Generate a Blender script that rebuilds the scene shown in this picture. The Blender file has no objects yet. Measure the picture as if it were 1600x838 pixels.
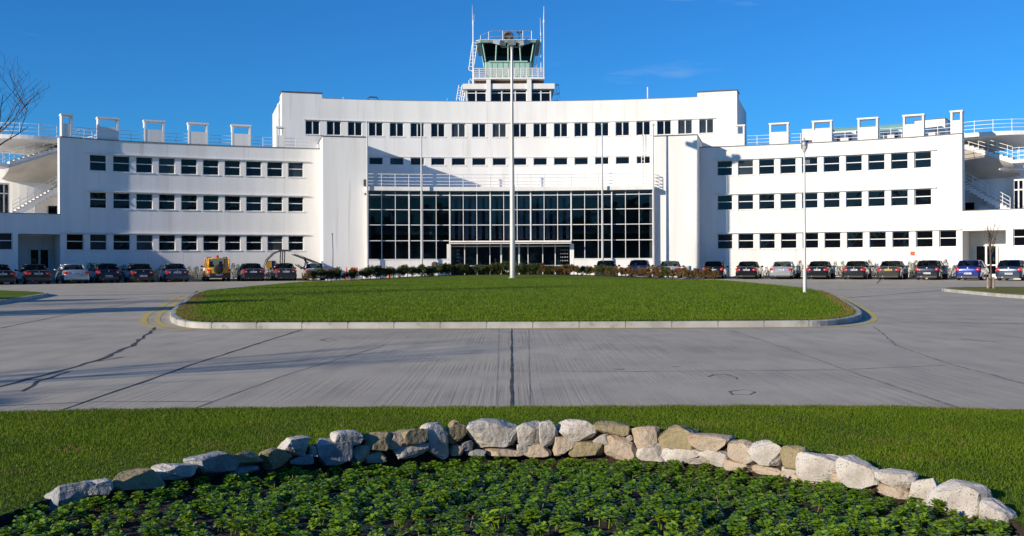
import bpy, bmesh, math, random
import numpy as np
from mathutils import Vector, Matrix, noise
random.seed(7); np.random.seed(7)
R_ = math.radians
scene = bpy.context.scene
# ------------------------------------------------------------------ camera
F = 1555.0; HZ = 410.0; CAMZ = 1.42; ROLL = .0038
cam_d = bpy.data.cameras.new('camera'); cam = bpy.data.objects.new('camera', cam_d)
scene.collection.objects.link(cam); scene.camera = cam
cam_d.sensor_width = 36; cam_d.lens = F/1600*36; cam_d.shift_y = -9/1600
cam_d.clip_start = .1; cam_d.clip_end = 5000
cam.matrix_world = Matrix.Translation((0, 0, CAMZ)) @ Matrix.Rotation(ROLL, 4, 'Y') @ Matrix.Rotation(R_(90), 4, 'X')
# ------------------------------------------------------------------ light
SUN_AZ = 54.0; SUN_EL = 17.2       # azimuth measured from -Y (behind the camera) towards -X (left)
to_sun = Vector((-math.sin(R_(SUN_AZ))*math.cos(R_(SUN_EL)), -math.cos(R_(SUN_AZ))*math.cos(R_(SUN_EL)), math.sin(R_(SUN_EL))))
sd = bpy.data.lights.new('sun', 'SUN'); sd.energy = 5.0; sd.angle = R_(.5); sd.color = (1, .875, .70)
sun = bpy.data.objects.new('sun', sd); scene.collection.objects.link(sun)
sun.rotation_euler = to_sun.to_track_quat('Z', 'Y').to_euler()
w = bpy.data.worlds.new('World'); scene.world = w; w.use_nodes = True
nt = w.node_tree; nt.nodes.clear()
sky = nt.nodes.new('ShaderNodeTexSky'); sky.sky_type = 'NISHITA'; sky.sun_disc = False
sky.sun_elevation = R_(SUN_EL)
sky.sun_rotation = math.atan2(to_sun.x, to_sun.y)
sky.air_density = 1.0; sky.dust_density = .15; sky.ozone_density = 3.0; sky.altitude = 0
hsv = nt.nodes.new('ShaderNodeHueSaturation'); hsv.inputs['Saturation'].default_value = 1.0; hsv.inputs['Value'].default_value = 1.0
# thin wisps of cirrus
tc = nt.nodes.new('ShaderNodeTexCoord'); mp = nt.nodes.new('ShaderNodeMapping'); mp.inputs['Scale'].default_value = (3, 3, 22)
nz = nt.nodes.new('ShaderNodeTexNoise'); nz.inputs['Scale'].default_value = 2.6; nz.inputs['Detail'].default_value = 6
rp = nt.nodes.new('ShaderNodeValToRGB'); rp.color_ramp.elements[0].position = .67; rp.color_ramp.elements[1].position = .85
rp.color_ramp.elements[1].color = (.22, .22, .22, 1)
tint = nt.nodes.new('ShaderNodeMix'); tint.data_type = 'RGBA'; tint.blend_type = 'MULTIPLY'; tint.inputs[0].default_value = 1; tint.inputs[7].default_value = (.19, .72, 1.30, 1)
mx = nt.nodes.new('ShaderNodeMix'); mx.data_type = 'RGBA'; mx.inputs[7].default_value = (5, 6, 7.5, 1)
bg = nt.nodes.new('ShaderNodeBackground'); bg.inputs['Strength'].default_value = .10
ow = nt.nodes.new('ShaderNodeOutputWorld')
L = nt.links.new
L(sky.outputs[0], hsv.inputs['Color']); L(tc.outputs['Generated'], mp.inputs[0]); L(mp.outputs[0], nz.inputs['Vector'])
L(nz.outputs[0], rp.inputs[0]); L(rp.outputs[0], mx.inputs[0]); L(hsv.outputs[0], tint.inputs[6]); L(tint.outputs[2], mx.inputs[6]); L(mx.outputs[2], bg.inputs[0]); L(bg.outputs[0], ow.inputs[0])
scene.view_settings.view_transform = 'Standard'; scene.view_settings.look = 'None'
scene.view_settings.exposure = 0.15; scene.view_settings.gamma = 1; scene.view_settings.use_curve_mapping = False
# ------------------------------------------------------------------ materials
def _nodes(name):
    m = bpy.data.materials.new(name); m.use_nodes = True
    return m, m.node_tree, m.node_tree.nodes['Principled BSDF']
def mat(name, col, rough=.6, col2=None, scale=3., stretch=(1, 1, 1), contrast=(.35, .65), bump=0., bscale=None, bdist=.02, metal=0., spec=.5, coat=0., detail=5, fine=None):
    m, t, b = _nodes(name)
    b.inputs['Base Color'].default_value = (*col, 1); b.inputs['Roughness'].default_value = rough
    b.inputs['Metallic'].default_value = metal; b.inputs['Specular IOR Level'].default_value = spec
    b.inputs['Coat Weight'].default_value = coat
    tc = t.nodes.new('ShaderNodeTexCoord'); mp = t.nodes.new('ShaderNodeMapping'); mp.inputs['Scale'].default_value = stretch
    t.links.new(tc.outputs['Object'], mp.inputs[0])
    if col2 is None: col2 = tuple(c*.86 for c in col)
    n = t.nodes.new('ShaderNodeTexNoise'); n.inputs['Scale'].default_value = scale; n.inputs['Detail'].default_value = detail
    r = t.nodes.new('ShaderNodeMapRange'); r.inputs[1].default_value = contrast[0]; r.inputs[2].default_value = contrast[1]
    x = t.nodes.new('ShaderNodeMix'); x.data_type = 'RGBA'
    x.inputs[6].default_value = (*col, 1); x.inputs[7].default_value = (*col2, 1)
    t.links.new(mp.outputs[0], n.inputs['Vector']); t.links.new(n.outputs[0], r.inputs[0]); t.links.new(r.outputs[0], x.inputs[0])
    out = x.outputs[2]
    if fine:      # (scale, colour, lo, hi, stretch)
        mp2 = t.nodes.new('ShaderNodeMapping'); mp2.inputs['Scale'].default_value = fine[4] if len(fine) > 4 else (1, 1, 1)
        t.links.new(tc.outputs['Object'], mp2.inputs[0])
        n2 = t.nodes.new('ShaderNodeTexNoise'); n2.inputs['Scale'].default_value = fine[0]; n2.inputs['Detail'].default_value = 3
        r2 = t.nodes.new('ShaderNodeMapRange'); r2.inputs[1].default_value = fine[2]; r2.inputs[2].default_value = fine[3]
        x2 = t.nodes.new('ShaderNodeMix'); x2.data_type = 'RGBA'; x2.inputs[7].default_value = (*fine[1], 1)
        t.links.new(mp2.outputs[0], n2.inputs['Vector']); t.links.new(n2.outputs[0], r2.inputs[0]); t.links.new(r2.outputs[0], x2.inputs[0]); t.links.new(out, x2.inputs[6])
        out = x2.outputs[2]
    t.links.new(out, b.inputs['Base Color'])
    if bump:
        n3 = t.nodes.new('ShaderNodeTexNoise'); n3.inputs['Scale'].default_value = bscale or scale*4; n3.inputs['Detail'].default_value = 4
        t.links.new(tc.outputs['Object'], n3.inputs['Vector'])
        bp = t.nodes.new('ShaderNodeBump'); bp.inputs['Strength'].default_value = bump; bp.inputs['Distance'].default_value = bdist
        t.links.new(n3.outputs[0], bp.inputs['Height']); t.links.new(bp.outputs[0], b.inputs['Normal'])
    return m
M = {}
M['wall'] = mat('painted_render', (.80, .79, .765), .75, (.70, .685, .655), 1.0, (1, 1, .12), (.42, .78), .25, 6, .012, fine=(1.3, (.54, .51, .46), .61, .88, (2.2, 2.2, .09)))
M['white'] = mat('white_paint', (.80, .80, .79), .45, (.70, .69, .67), 2.5)
M['coping'] = mat('dark_coping', (.06, .05, .05), .6, (.10, .085, .08), 4)
M['stucco_tan'] = mat('warm_soffit', (.62, .57, .49), .8, (.50, .45, .39), .8)
M['roof'] = mat('roof_felt', (.22, .22, .21), .9, (.15, .15, .15), 1)
M['step'] = mat('stair_concrete', (.34, .31, .28), .85, (.25, .23, .21), 5)
M['rust'] = mat('rusty_steel', (.18, .08, .05), .8, (.30, .16, .10), 6)
M['dish'] = mat('dark_mesh_dish', (.10, .09, .09), .7, (.16, .14, .13), 6)
M['frame_dark'] = mat('dark_frame', (.05, .05, .055), .5)
M['steel'] = mat('galvanised_steel', (.42, .44, .46), .45, (.33, .34, .35), 3, metal=.6)
M['pole'] = mat('painted_pole', (.62, .63, .63), .4, (.48, .49, .49), 2, (1, 1, .3), metal=.1)
M['mast'] = mat('weathered_mast', (.60, .61, .60), .45, (.40, .38, .33), .8, (1, 1, .25), (.4, .65), metal=.15)
M['green'] = mat('pale_green_panel', (.36, .56, .47), .5, (.28, .46, .38), 2, (3, 3, .5))
M['cab_roof'] = mat('cab_fascia', (.22, .36, .33), .5, (.15, .24, .22), 3)
M['teal'] = mat('teal_cladding', (.10, .27, .29), .5)
M['rubber'] = mat('rubber', (.02, .02, .02), .8)
M['rim'] = mat('alloy', (.45, .46, .47), .35, metal=.7)
M['plastic'] = mat('black_plastic', (.025, .025, .028), .5)
M['orange'] = mat('orange_board', (.75, .12, .03), .6, (.62, .09, .03), 5)
M['yellow_paint'] = mat('yellow_line_paint', (.62, .46, .07), .8, (.40, .36, .24), 2.2, contrast=(.45, .7), detail=8)
M['white_paint_line'] = mat('white_line_paint', (.55, .55, .53), .8, (.3, .3, .3), 2.5, detail=8)
M['joint'] = mat('tarry_joint', (.045, .042, .04), .9, (.11, .105, .10), 3, contrast=(.45, .7))
M['faint_joint'] = mat('faint_joint_filler', (.17, .165, .16), .9, (.11, .105, .10), 3)
M['pale_joint'] = mat('pale_joint_filler', (.30, .30, .29), .9, (.16, .16, .15), 5, contrast=(.4, .6))
M['soil'] = mat('dark_soil', (.022, .014, .010), .95, (.05, .026, .017), 14, bump=1, bscale=30, bdist=.04)
M['bark'] = mat('bark', (.13, .10, .08), .9, (.08, .06, .05), 9, bump=.5)
M['wood'] = mat('stake_wood', (.40, .30, .22), .8, (.28, .2, .15), 6)
M['kerb'] = mat('kerb_concrete', (.46, .45, .42), .85, (.33, .32, .29), 1.4, contrast=(.4, .62), bump=.3, bscale=40, bdist=.005, fine=(4, (.20, .17, .13), .60, .8))
def glass_mat(name, col, rough=.04, spec=.6):
    m, t, b = _nodes(name)
    tc = t.nodes.new('ShaderNodeTexCoord'); n = t.nodes.new('ShaderNodeTexNoise'); n.inputs['Scale'].default_value = 1.1
    r = t.nodes.new('ShaderNodeValToRGB'); r.color_ramp.elements[0].color = (*[c*.6 for c in col], 1); r.color_ramp.elements[1].color = (*[c*1.6 for c in col], 1)
    t.links.new(tc.outputs['Object'], n.inputs['Vector']); t.links.new(n.outputs[0], r.inputs[0]); t.links.new(r.outputs[0], b.inputs['Base Color'])
    b.inputs['Roughness'].default_value = rough; b.inputs['Specular IOR Level'].default_value = spec
    n2 = t.nodes.new('ShaderNodeTexNoise'); n2.inputs['Scale'].default_value = .9
    bp = t.nodes.new('ShaderNodeBump'); bp.inputs['Strength'].default_value = .35; bp.inputs['Distance'].default_value = .05
    t.links.new(tc.outputs['Object'], n2.inputs['Vector']); t.links.new(n2.outputs[0], bp.inputs['Height']); t.links.new(bp.outputs[0], b.inputs['Normal'])
    return m
M['pane'] = glass_mat('window_glass', (.003, .004, .007), spec=.32)
M['pane_grey'] = glass_mat('window_glass_with_blind', (.028, .036, .042), spec=.32)
M['car_glass'] = None
def clear_glass(name, tint, gl=.9):
    m = bpy.data.materials.new(name); m.use_nodes = True; t = m.node_tree; t.nodes.clear()
    o = t.nodes.new('ShaderNodeOutputMaterial'); a = t.nodes.new('ShaderNodeBsdfTransparent'); a.inputs[0].default_value = (*tint, 1)
    g = t.nodes.new('ShaderNodeBsdfGlossy'); g.inputs['Roughness'].default_value = .02
    f = t.nodes.new('ShaderNodeFresnel'); f.inputs[0].default_value = 1.33; x = t.nodes.new('ShaderNodeMixShader')
    n2 = t.nodes.new('ShaderNodeTexNoise'); n2.inputs['Scale'].default_value = .8
    tc = t.nodes.new('ShaderNodeTexCoord'); t.links.new(tc.outputs['Object'], n2.inputs['Vector'])
    bp = t.nodes.new('ShaderNodeBump'); bp.inputs['Strength'].default_value = .3; bp.inputs['Distance'].default_value = .04
    t.links.new(n2.outputs[0], bp.inputs['Height']); t.links.new(bp.outputs[0], g.inputs['Normal'])
    t.links.new(f.outputs[0], x.inputs[0]); t.links.new(a.outputs[0], x.inputs[1]); t.links.new(g.outputs[0], x.inputs[2]); t.links.new(x.outputs[0], o.inputs[0])
    return m
M['hall_glass'] = clear_glass('tinted_glass', (.76, .78, .82))
M['clear'] = clear_glass('clear_panel', (.75, .78, .80))
M['cab_glass'] = clear_glass('cab_glass', (.10, .17, .17))
M['car_glass'] = clear_glass('car_glass', (.50, .60, .56))
M['curtain'] = mat('pale_curtain', (.66, .68, .68), .9, (.36, .40, .40), 6, (3, 3, .2))
M['dark_inside'] = mat('dim_interior', (.15, .16, .17), .9, (.09, .10, .11), .6)
M['inner_floor'] = mat('interior_floor', (.12, .11, .10), .5)
def paint(name, col, metal=.35): return mat(name, col, .22, tuple(c*.9 for c in col), 2, metal=metal, coat=.6)
M['lamp_red'] = mat('red_lens', (.55, .02, .02), .15, (.42, .015, .015), 10, coat=.8)
M['lamp_white'] = mat('clear_lens', (.6, .6, .62), .2)
M['plate_white'] = mat('plate_white', (.75, .75, .73), .4)
M['plate_yellow'] = mat('plate_yellow', (.80, .50, .06), .4)
M['plate_blue'] = mat('plate_blue', (.04, .16, .5), .4)
M['ink'] = mat('plate_ink', (.03, .03, .03), .5)
M['skin'] = mat('skin', (.42, .26, .20), .6)
M['jacket'] = mat('dark_jacket', (.10, .035, .03), .9)
M['trousers'] = mat('dark_trousers', (.03, .03, .04), .9)
M['hair'] = mat('dark_hair', (.02, .015, .012), .8)
def leafmat(name, c1, c2, rough=.45, trans=.25, spec=.5, scale=8.):
    m, t, b = _nodes(name)
    oi = t.nodes.new('ShaderNodeObjectInfo'); tc = t.nodes.new('ShaderNodeTexCoord')
    n = t.nodes.new('ShaderNodeTexNoise'); n.inputs['Scale'].default_value = scale; n.inputs['Detail'].default_value = 3
    t.links.new(tc.outputs['Object'], n.inputs['Vector'])
    ad = t.nodes.new('ShaderNodeMath'); ad.operation = 'MULTIPLY_ADD'; ad.inputs[1].default_value = .5
    t.links.new(oi.outputs['Random'], ad.inputs[0]); t.links.new(n.outputs[0], ad.inputs[2])
    r = t.nodes.new('ShaderNodeMapRange'); r.inputs[1].default_value = .34; r.inputs[2].default_value = 1.0
    t.links.new(ad.outputs[0], r.inputs[0])
    x = t.nodes.new('ShaderNodeMix'); x.data_type = 'RGBA'; x.inputs[6].default_value = (*c1, 1); x.inputs[7].default_value = (*c2, 1)
    t.links.new(r.outputs[0], x.inputs[0]); t.links.new(x.outputs[2], b.inputs['Base Color'])
    b.inputs['Roughness'].default_value = rough; b.inputs['Specular IOR Level'].default_value = spec
    tr = t.nodes.new('ShaderNodeBsdfTranslucent'); t.links.new(x.outputs[2], tr.inputs[0])
    ms = t.nodes.new('ShaderNodeMixShader'); ms.inputs[0].default_value = trans
    out = t.nodes['Material Output']
    t.links.new(b.outputs[0], ms.inputs[1]); t.links.new(tr.outputs[0], ms.inputs[2]); t.links.new(ms.outputs[0], out.inputs[0])
    return m
M['leaf'] = leafmat('glossy_leaf', (.065, .16, .005), (.21, .33, .018), .38, .2, .3)
M['hedge'] = leafmat('hedge_leaf', (.035, .055, .010), (.08, .095, .02))
M['hedge_brown'] = leafmat('browning_hedge_leaf', (.13, .085, .025), (.20, .11, .035))
M['bush'] = leafmat('spiky_leaf', (.035, .06, .02), (.09, .11, .04))
M['blade'] = leafmat('grass_blade', (.06, .13, .005), (.155, .235, .010), .5, .3, .2, 1.0)
M['dry_stem'] = mat('dry_stem', (.32, .22, .13), .8)
def grass_ground(name, c1, c2, c3):
    return mat(name, c1, .95, c2, .22, (1, 2.5, 1), (.38, .62), .8, 30, .05, fine=(14, c3, .45, .75), spec=.1)
M['lawn'] = grass_ground('lawn_turf', (.10, .18, .014), (.15, .20, .02), (.06, .11, .010))
M['lawn_near'] = grass_ground('near_turf', (.06, .11, .010), (.09, .12, .014), (.03, .05, .006))
M['dry_lawn'] = grass_ground('dry_turf', (.26, .22, .05), (.17, .19, .04), (.12, .10, .03))
def road_mat():
    m, t, b = _nodes('brushed_concrete'); N = t.nodes.new; K = t.links.new
    tc = N('ShaderNodeTexCoord')
    def noise_(scale, st=(1, 1, 1), det=5):
        mp = N('ShaderNodeMapping'); mp.inputs['Scale'].default_value = st; K(tc.outputs['Object'], mp.inputs[0])
        n = N('ShaderNodeTexNoise'); n.inputs['Scale'].default_value = scale; n.inputs['Detail'].default_value = det; K(mp.outputs[0], n.inputs['Vector']); return n.outputs[0]
    def mr(s, a, b_, c=0, d=1):
        r = N('ShaderNodeMapRange'); r.inputs[1].default_value = a; r.inputs[2].default_value = b_; r.inputs[3].default_value = c; r.inputs[4].default_value = d; K(s, r.inputs[0]); return r.outputs[0]
    def mix(fac, a, b_):
        x = N('ShaderNodeMix'); x.data_type = 'RGBA'; K(fac, x.inputs[0])
        for i, v in ((6, a), (7, b_)):
            if isinstance(v, tuple): x.inputs[i].default_value = (*v, 1)
            else: K(v, x.inputs[i])
        return x.outputs[2]
    c = mix(mr(noise_(.22, (1, 1.6, 1)), .35, .65), (.52, .465, .355), (.42, .375, .29))
    c = mix(mr(noise_(2.2, (1, .35, 1)), .45, .8, 0, .6), c, (.28, .25, .215))
    c = mix(mr(noise_(40), .5, .8, 0, .5), c, (.26, .235, .20))
    groove = noise_(24, (1, .006, 1), 2)
    gmask = mr(noise_(.35), .38, .6)
    g = N('ShaderNodeMath'); g.operation = 'MULTIPLY'; K(mr(groove, .46, .6), g.inputs[0]); K(gmask, g.inputs[1])
    g2 = N('ShaderNodeMath'); g2.operation = 'MULTIPLY'; K(g.outputs[0], g2.inputs[0]); g2.inputs[1].default_value = .17
    c = mix(g2.outputs[0], c, (.22, .20, .17))
    K(c, b.inputs['Base Color']); b.inputs['Roughness'].default_value = .85; b.inputs['Specular IOR Level'].default_value = .25
    bp = N('ShaderNodeBump'); bp.inputs['Strength'].default_value = .34; bp.inputs['Distance'].default_value = .006; bp.invert = True; K(g.outputs[0], bp.inputs['Height'])
    bp2 = N('ShaderNodeBump'); bp2.inputs['Strength'].default_value = .34; bp2.inputs['Distance'].default_value = .006; K(noise_(60), bp2.inputs['Height']); K(bp.outputs[0], bp2.inputs['Normal'])
    K(bp2.outputs[0], b.inputs['Normal']); return m
M['road'] = road_mat()
def granite(name, c1, c2, speck):
    m, t, b = _nodes(name); N = t.nodes.new; K = t.links.new
    tc = N('ShaderNodeTexCoord')
    def nn(s, d=4):
        n = N('ShaderNodeTexNoise'); n.inputs['Scale'].default_value = s; n.inputs['Detail'].default_value = d; K(tc.outputs['Object'], n.inputs['Vector']); return n.outputs[0]
    def mr(s, a, b_):
        r = N('ShaderNodeMapRange'); r.inputs[1].default_value = a; r.inputs[2].default_value = b_; K(s, r.inputs[0]); return r.outputs[0]
    def mix(f, a, b_):
        x = N('ShaderNodeMix'); x.data_type = 'RGBA'; K(f, x.inputs[0])
        for i, v in ((6, a), (7, b_)):
            if isinstance(v, tuple): x.inputs[i].default_value = (*v, 1)
            else: K(v, x.inputs[i])
        return x.outputs[2]
    c = mix(mr(nn(6), .38, .62), c1, c2); c = mix(mr(nn(110, 3), .57, .70), c, speck)
    c = mix(mr(nn(2.5), .55, .75), c, tuple(a*.6 for a in c2))
    K(c, b.inputs['Base Color']); b.inputs['Roughness'].default_value = .8
    bp = N('ShaderNodeBump'); bp.inputs['Strength'].default_value = .9; bp.inputs['Distance'].default_value = .02; K(nn(22, 8), bp.inputs['Height']); K(bp.outputs[0], b.inputs['Normal'])
    return m
M['gw'] = granite('pale_granite', (.54, .51, .47), (.42, .38, .33), (.10, .09, .09))
M['gg'] = granite('grey_granite', (.34, .35, .36), (.26, .26, .26), (.08, .08, .09))
M['gt'] = granite('tan_granite', (.40, .30, .20), (.46, .38, .29), (.14, .10, .07))
M['gm'] = granite('mossy_granite', (.25, .21, .11), (.32, .26, .15), (.09, .08, .05))
# ------------------------------------------------------------------ helpers
C = scene.collection
class MB:
    def __init__(s): s.v = []; s.f = []
    def add(s, vs, fs):
        n = len(s.v); s.v += [tuple(v) for v in vs]; s.f += [tuple(i+n for i in f) for f in fs]; return s
    def box(s, x0, x1, y0, y1, z0, z1, m=None):
        vs = [Vector((x, y, z)) for z in (z0, z1) for x, y in ((x0, y0), (x1, y0), (x1, y1), (x0, y1))]
        if m: vs = [m @ v for v in vs]
        return s.add(vs, [(3, 2, 1, 0), (4, 5, 6, 7), (0, 1, 5, 4), (1, 2, 6, 5), (2, 3, 7, 6), (3, 0, 4, 7)])
    def tube(s, pts, r, n=6, cap=True):
        pts = [Vector(p) for p in pts]; rs = r if isinstance(r, (list, tuple)) else [r]*len(pts)
        vs = []; fs = []
        for i, p in enumerate(pts):
            d = (pts[min(i+1, len(pts)-1)]-pts[max(i-1, 0)]).normalized()
            a = d.cross(Vector((0, 0, 1)) if abs(d.z) < .9 else Vector((1, 0, 0))).normalized(); b = d.cross(a)
            for k in range(n):
                t = 2*math.pi*(k+.5)/n; vs.append(p+(a*math.cos(t)+b*math.sin(t))*rs[i])
        for i in range(len(pts)-1):
            for k in range(n):
                fs.append((i*n+k, i*n+(k+1) % n, (i+1)*n+(k+1) % n, (i+1)*n+k))
        if cap: fs += [tuple(range(n)), tuple(range((len(pts)-1)*n, len(pts)*n))[::-1]]
        return s.add(vs, fs)
    def lathe(s, prof, c=(0, 0, 0), n=24, m=None):
        vs = []; fs = []
        for r, z in prof:
            for k in range(n):
                a = 2*math.pi*k/n; v = Vector((c[0]+r*math.cos(a), c[1]+r*math.sin(a), c[2]+z)); vs.append(m @ v if m else v)
        for i in range(len(prof)-1):
            for k in range(n): fs.append((i*n+k, i*n+(k+1) % n, (i+1)*n+(k+1) % n, (i+1)*n+k))
        return s.add(vs, fs)
    def arc(s, t0, t1, r0, r1, z0, z1, n=None):
        n = n or max(1, int(abs(t1-t0)/R_(1.0))+1); vs = []; fs = []
        for i in range(n+1):
            t = t0+(t1-t0)*i/n
            vs += [A(t, r0, z0), A(t, r1, z0), A(t, r1, z1), A(t, r0, z1)]
        for i in range(n):
            a = i*4; b = a+4
            fs += [(a, b, b+1, a+1), (a+1, b+1, b+2, a+2), (a+2, b+2, b+3, a+3), (a+3, b+3, b, a)]
        fs += [(0, 1, 2, 3), (n*4+3, n*4+2, n*4+1, n*4)]
        return s.add(vs, fs)
    def rail(s, t0, t1, r, z, rad=.025, z1=None):
        n = max(1, int(abs(t1-t0)/R_(1.5))+1)
        return s.tube([A(t0+(t1-t0)*i/n, r, z+((z1-z)*i/n if z1 is not None else 0)) for i in range(n+1)], rad, 5)
def build(name, mb, m, parent=None, smooth=False, mods=None):
    me = bpy.data.meshes.new(name); me.from_pydata(mb.v, [], mb.f); me.validate(); me.materials.append(m)
    bm = bmesh.new(); bm.from_mesh(me); bmesh.ops.recalc_face_normals(bm, faces=bm.faces); bm.to_mesh(me); bm.free()
    if smooth:
        for p in me.polygons: p.use_smooth = True
    o = bpy.data.objects.new(name, me); C.objects.link(o)
    if parent:
        o.parent = parent
        if parent.get('world_built'): o.matrix_parent_inverse = Matrix.Translation(-Vector(parent['world_built']))
    return o
def tag(o, label=None, cat=None, group=None, kind=None):
    if label: o['label'] = label
    if cat: o['category'] = cat
    if group: o['group'] = group
    if kind: o['kind'] = kind
    return o
def empty(name, loc, label, cat, group=None, rz=0, world=False):
    o = bpy.data.objects.new(name, None); C.objects.link(o); o.location = loc; o.rotation_euler = (0, 0, rz); o.empty_display_size = .2
    if world: o['world_built'] = tuple(loc)
    return tag(o, label, cat, group)
def copy_tree(o, loc=None, rz=None, parent=None, label=None, group=None):
    c = o.copy(); C.objects.link(c)
    if parent: c.parent = parent
    if loc is not None: c.location = loc
    if rz is not None: c.rotation_euler = (0, 0, rz)
    if label: c['label'] = label
    if group: c['group'] = group
    for ch in list(o.children): copy_tree(ch, parent=c)
    return c
CY = 24.5
TK = R_(30.4); KINK = .12       # the outermost bays of both wings swing in a little more than the arc
def A(t, r, z):
    r = r-KINK*63.6*max(0, abs(t)-TK)
    return Vector((r*math.sin(t), CY+r*math.cos(t), z))
def ray(px, py):
    u = px-800; v = HZ-py; c, s = math.cos(ROLL), math.sin(ROLL)
    return Vector(((u*c+v*s)/F, 1, (-u*s+v*c)/F))
def P(px, py, Y): return Vector((0, 0, CAMZ))+ray(px, py)*Y
def G(px, py, z=0):
    d = ray(px, py); return Vector((0, 0, CAMZ))+d*((z-CAMZ)/d.z)
def TH(px, R, py=410):
    k = ray(px, py).x; a = math.atan(k); return a+math.asin(k*CY/(R*math.sqrt(1+k*k)))
def ZA(px, py, R):
    t = TH(px, R, py); Y = CY+R*math.cos(t); return CAMZ+ray(px, py).z*Y
def curved_wall(mb, R, t0, t1, z0, z1, holes, depth=.26, seg=R_(1.0)):
    """front face on radius R with real openings and reveals"""
    ts = sorted(set([t0, t1]+[h[0] for h in holes]+[h[1] for h in holes])); full = [ts[0]]
    for a, b in zip(ts, ts[1:]):
        n = max(1, int((b-a)/seg)+1)
        full += [a+(b-a)*i/n for i in range(1, n+1)]
    zs = sorted(set([z0, z1]+[h[2] for h in holes]+[h[3] for h in holes]))
    idx = {}; vs = []
    def V(i, j):
        if (i, j) not in idx: idx[(i, j)] = len(vs); vs.append(A(full[i], R, zs[j]))
        return idx[(i, j)]
    fs = []
    for i in range(len(full)-1):
        tm = (full[i]+full[i+1])/2
        for j in range(len(zs)-1):
            zm = (zs[j]+zs[j+1])/2
            if any(h[0] < tm < h[1] and h[2] < zm < h[3] for h in holes): continue
            fs.append((V(i, j), V(i+1, j), V(i+1, j+1), V(i, j+1)))
    mb.add(vs, fs)
    for h in holes:
        a, b, c, d = h[:4]; dp = h[4] if len(h) > 4 else depth
        q = [A(a, R, c), A(b, R, c), A(b, R, d), A(a, R, d)]; q2 = [A(a, R+dp, c), A(b, R+dp, c), A(b, R+dp, d), A(a, R+dp, d)]
        mb.add(q+q2, [(0, 1, 5, 4), (1, 2, 6, 5), (2, 3, 7, 6), (3, 0, 4, 7)])
# ------------------------------------------------------------------ ground, road
gm = MB(); gm.add([(-2500, -300, 0), (2500, -300, 0), (2500, 9.4, 0), (-2500, 9.4, 0)], [])
# road sheet starts at the near turf; the bed is lower, so the sheet is cut round it
edge_px = [(-900, 690), (-400, 662), (0, 647), (150, 643), (400, 640), (800, 638.5), (1200, 637), (1400, 638), (1600, 645), (2000, 662), (2500, 690)]
edge = [G(x, y) for x, y in edge_px]
rv = []
for e in edge: rv.append((e.x, e.y, 0))
far = [(-2500, 12, 0), (-2500, 2500, 0), (2500, 2500, 0), (2500, 12, 0)]
rm = MB(); ny = 1
n = len(rv); rm.v = rv+[(p[0], 13.0, 0) for p in rv]; rm.f = [(i, i+1, n+i+1, n+i) for i in range(n-1)]
rm.add([(-2500, 13, 0), (2500, 13, 0), (2500, 2600, 0), (-2500, 2600, 0)], [(0, 1, 2, 3)])
rm.add([rv[0], (-2500, rv[0][1], 0), (-2500, 13, 0), (rv[0][0], 13, 0)], [(0, 1, 2, 3)])
rm.add([rv[-1], (2500, rv[-1][1], 0), (2500, 13, 0), (rv[-1][0], 13, 0)], [(0, 1, 2, 3)])
road = tag(build('road', rm, M['road']), kind='structure')
def strip(mb, pts, w, jit=0, z=.004, seg=.35):
    P_ = []
    for a, b in zip(pts, pts[1:]):
        a = Vector(a); b = Vector(b); k = max(1, int((b-a).length/seg))
        for i in range(k): P_.append(a.lerp(b, i/k))
    P_.append(Vector(pts[-1])); vs = []
    for i, p in enumerate(P_):
        d = (P_[min(i+1, len(P_)-1)]-P_[max(i-1, 0)]); d.z = 0; d.normalize(); nrm = Vector((-d.y, d.x, 0))
        o = nrm*random.uniform(-jit, jit); ww = w*random.uniform(.55, 1.4) if jit else w
        vs += [(p.x+o.x+nrm.x*ww/2, p.y+o.y+nrm.y*ww/2, z), (p.x+o.x-nrm.x*ww/2, p.y+o.y-nrm.y*ww/2, z)]
    mb.add(vs, [(2*i, 2*i+1, 2*i+3, 2*i+2) for i in range(len(P_)-1)])
jm = MB()
def g(*a): return [G(x, y) for x, y in a]
strip(jm, g((799.5, 514), (799.5, 575), (799.5, 638)), .032, .006)
strip(jm, g((470, 516), (300, 570), (95, 642)), .035, .012)
strip(jm, g((245, 512), (205, 541), (160, 560), (110, 577), (40, 592), (0, 605), (-80, 625)), .065, .04)
strip(jm, g((1320, 466), (1400, 460), (1480, 453)), .10, .02)
strip(jm, g((304, 460), (308, 455)), .12, .03); strip(jm, g((1370, 443), (1376, 437)), .1, .02)
strip(jm, g((108, 581), (60, 596), (35, 612)), .035, .04); strip(jm, g((150, 565), (190, 558)), .03, .03)
tag(build('road_joint', jm, M['joint']), kind='structure')
jm = MB()
strip(jm, g((1140, 516), (1230, 545), (1320, 578), (1495, 637)), .03, .01)
strip(jm, g((1365, 510), (1400, 540), (1480, 568), (1600, 600), (1700, 625)), .035, .02)
strip(jm, g((800, 580), (1000, 581), (1320, 578), (1480, 571)), .02, .012)
strip(jm, g((1360, 503), (1600, 506)), .05, .02)
tag(build('pale_road_joint', jm, M['pale_joint']), kind='structure')
jm = MB()
strip(jm, g((826, 515), (828, 637)), .006, .001); strip(jm, g((780, 515), (775, 637)), .005, .001)
strip(jm, g((0, 513), (130, 487), (230, 470), (330, 459)), .05, .01)
strip(jm, g((0, 635), (150, 628), (330, 628)), .018, .01); strip(jm, g((300, 640), (450, 585), (600, 540)), .015, .006)
strip(jm, g((0, 517), (400, 519), (800, 519)), .02, .006); strip(jm, g((1500, 530), (1560, 535)), .03, .02)
strip(jm, g((1105, 589), (1115, 586), (1135, 585.5), (1150, 590), (1152, 593)), .03, .012)
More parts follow.
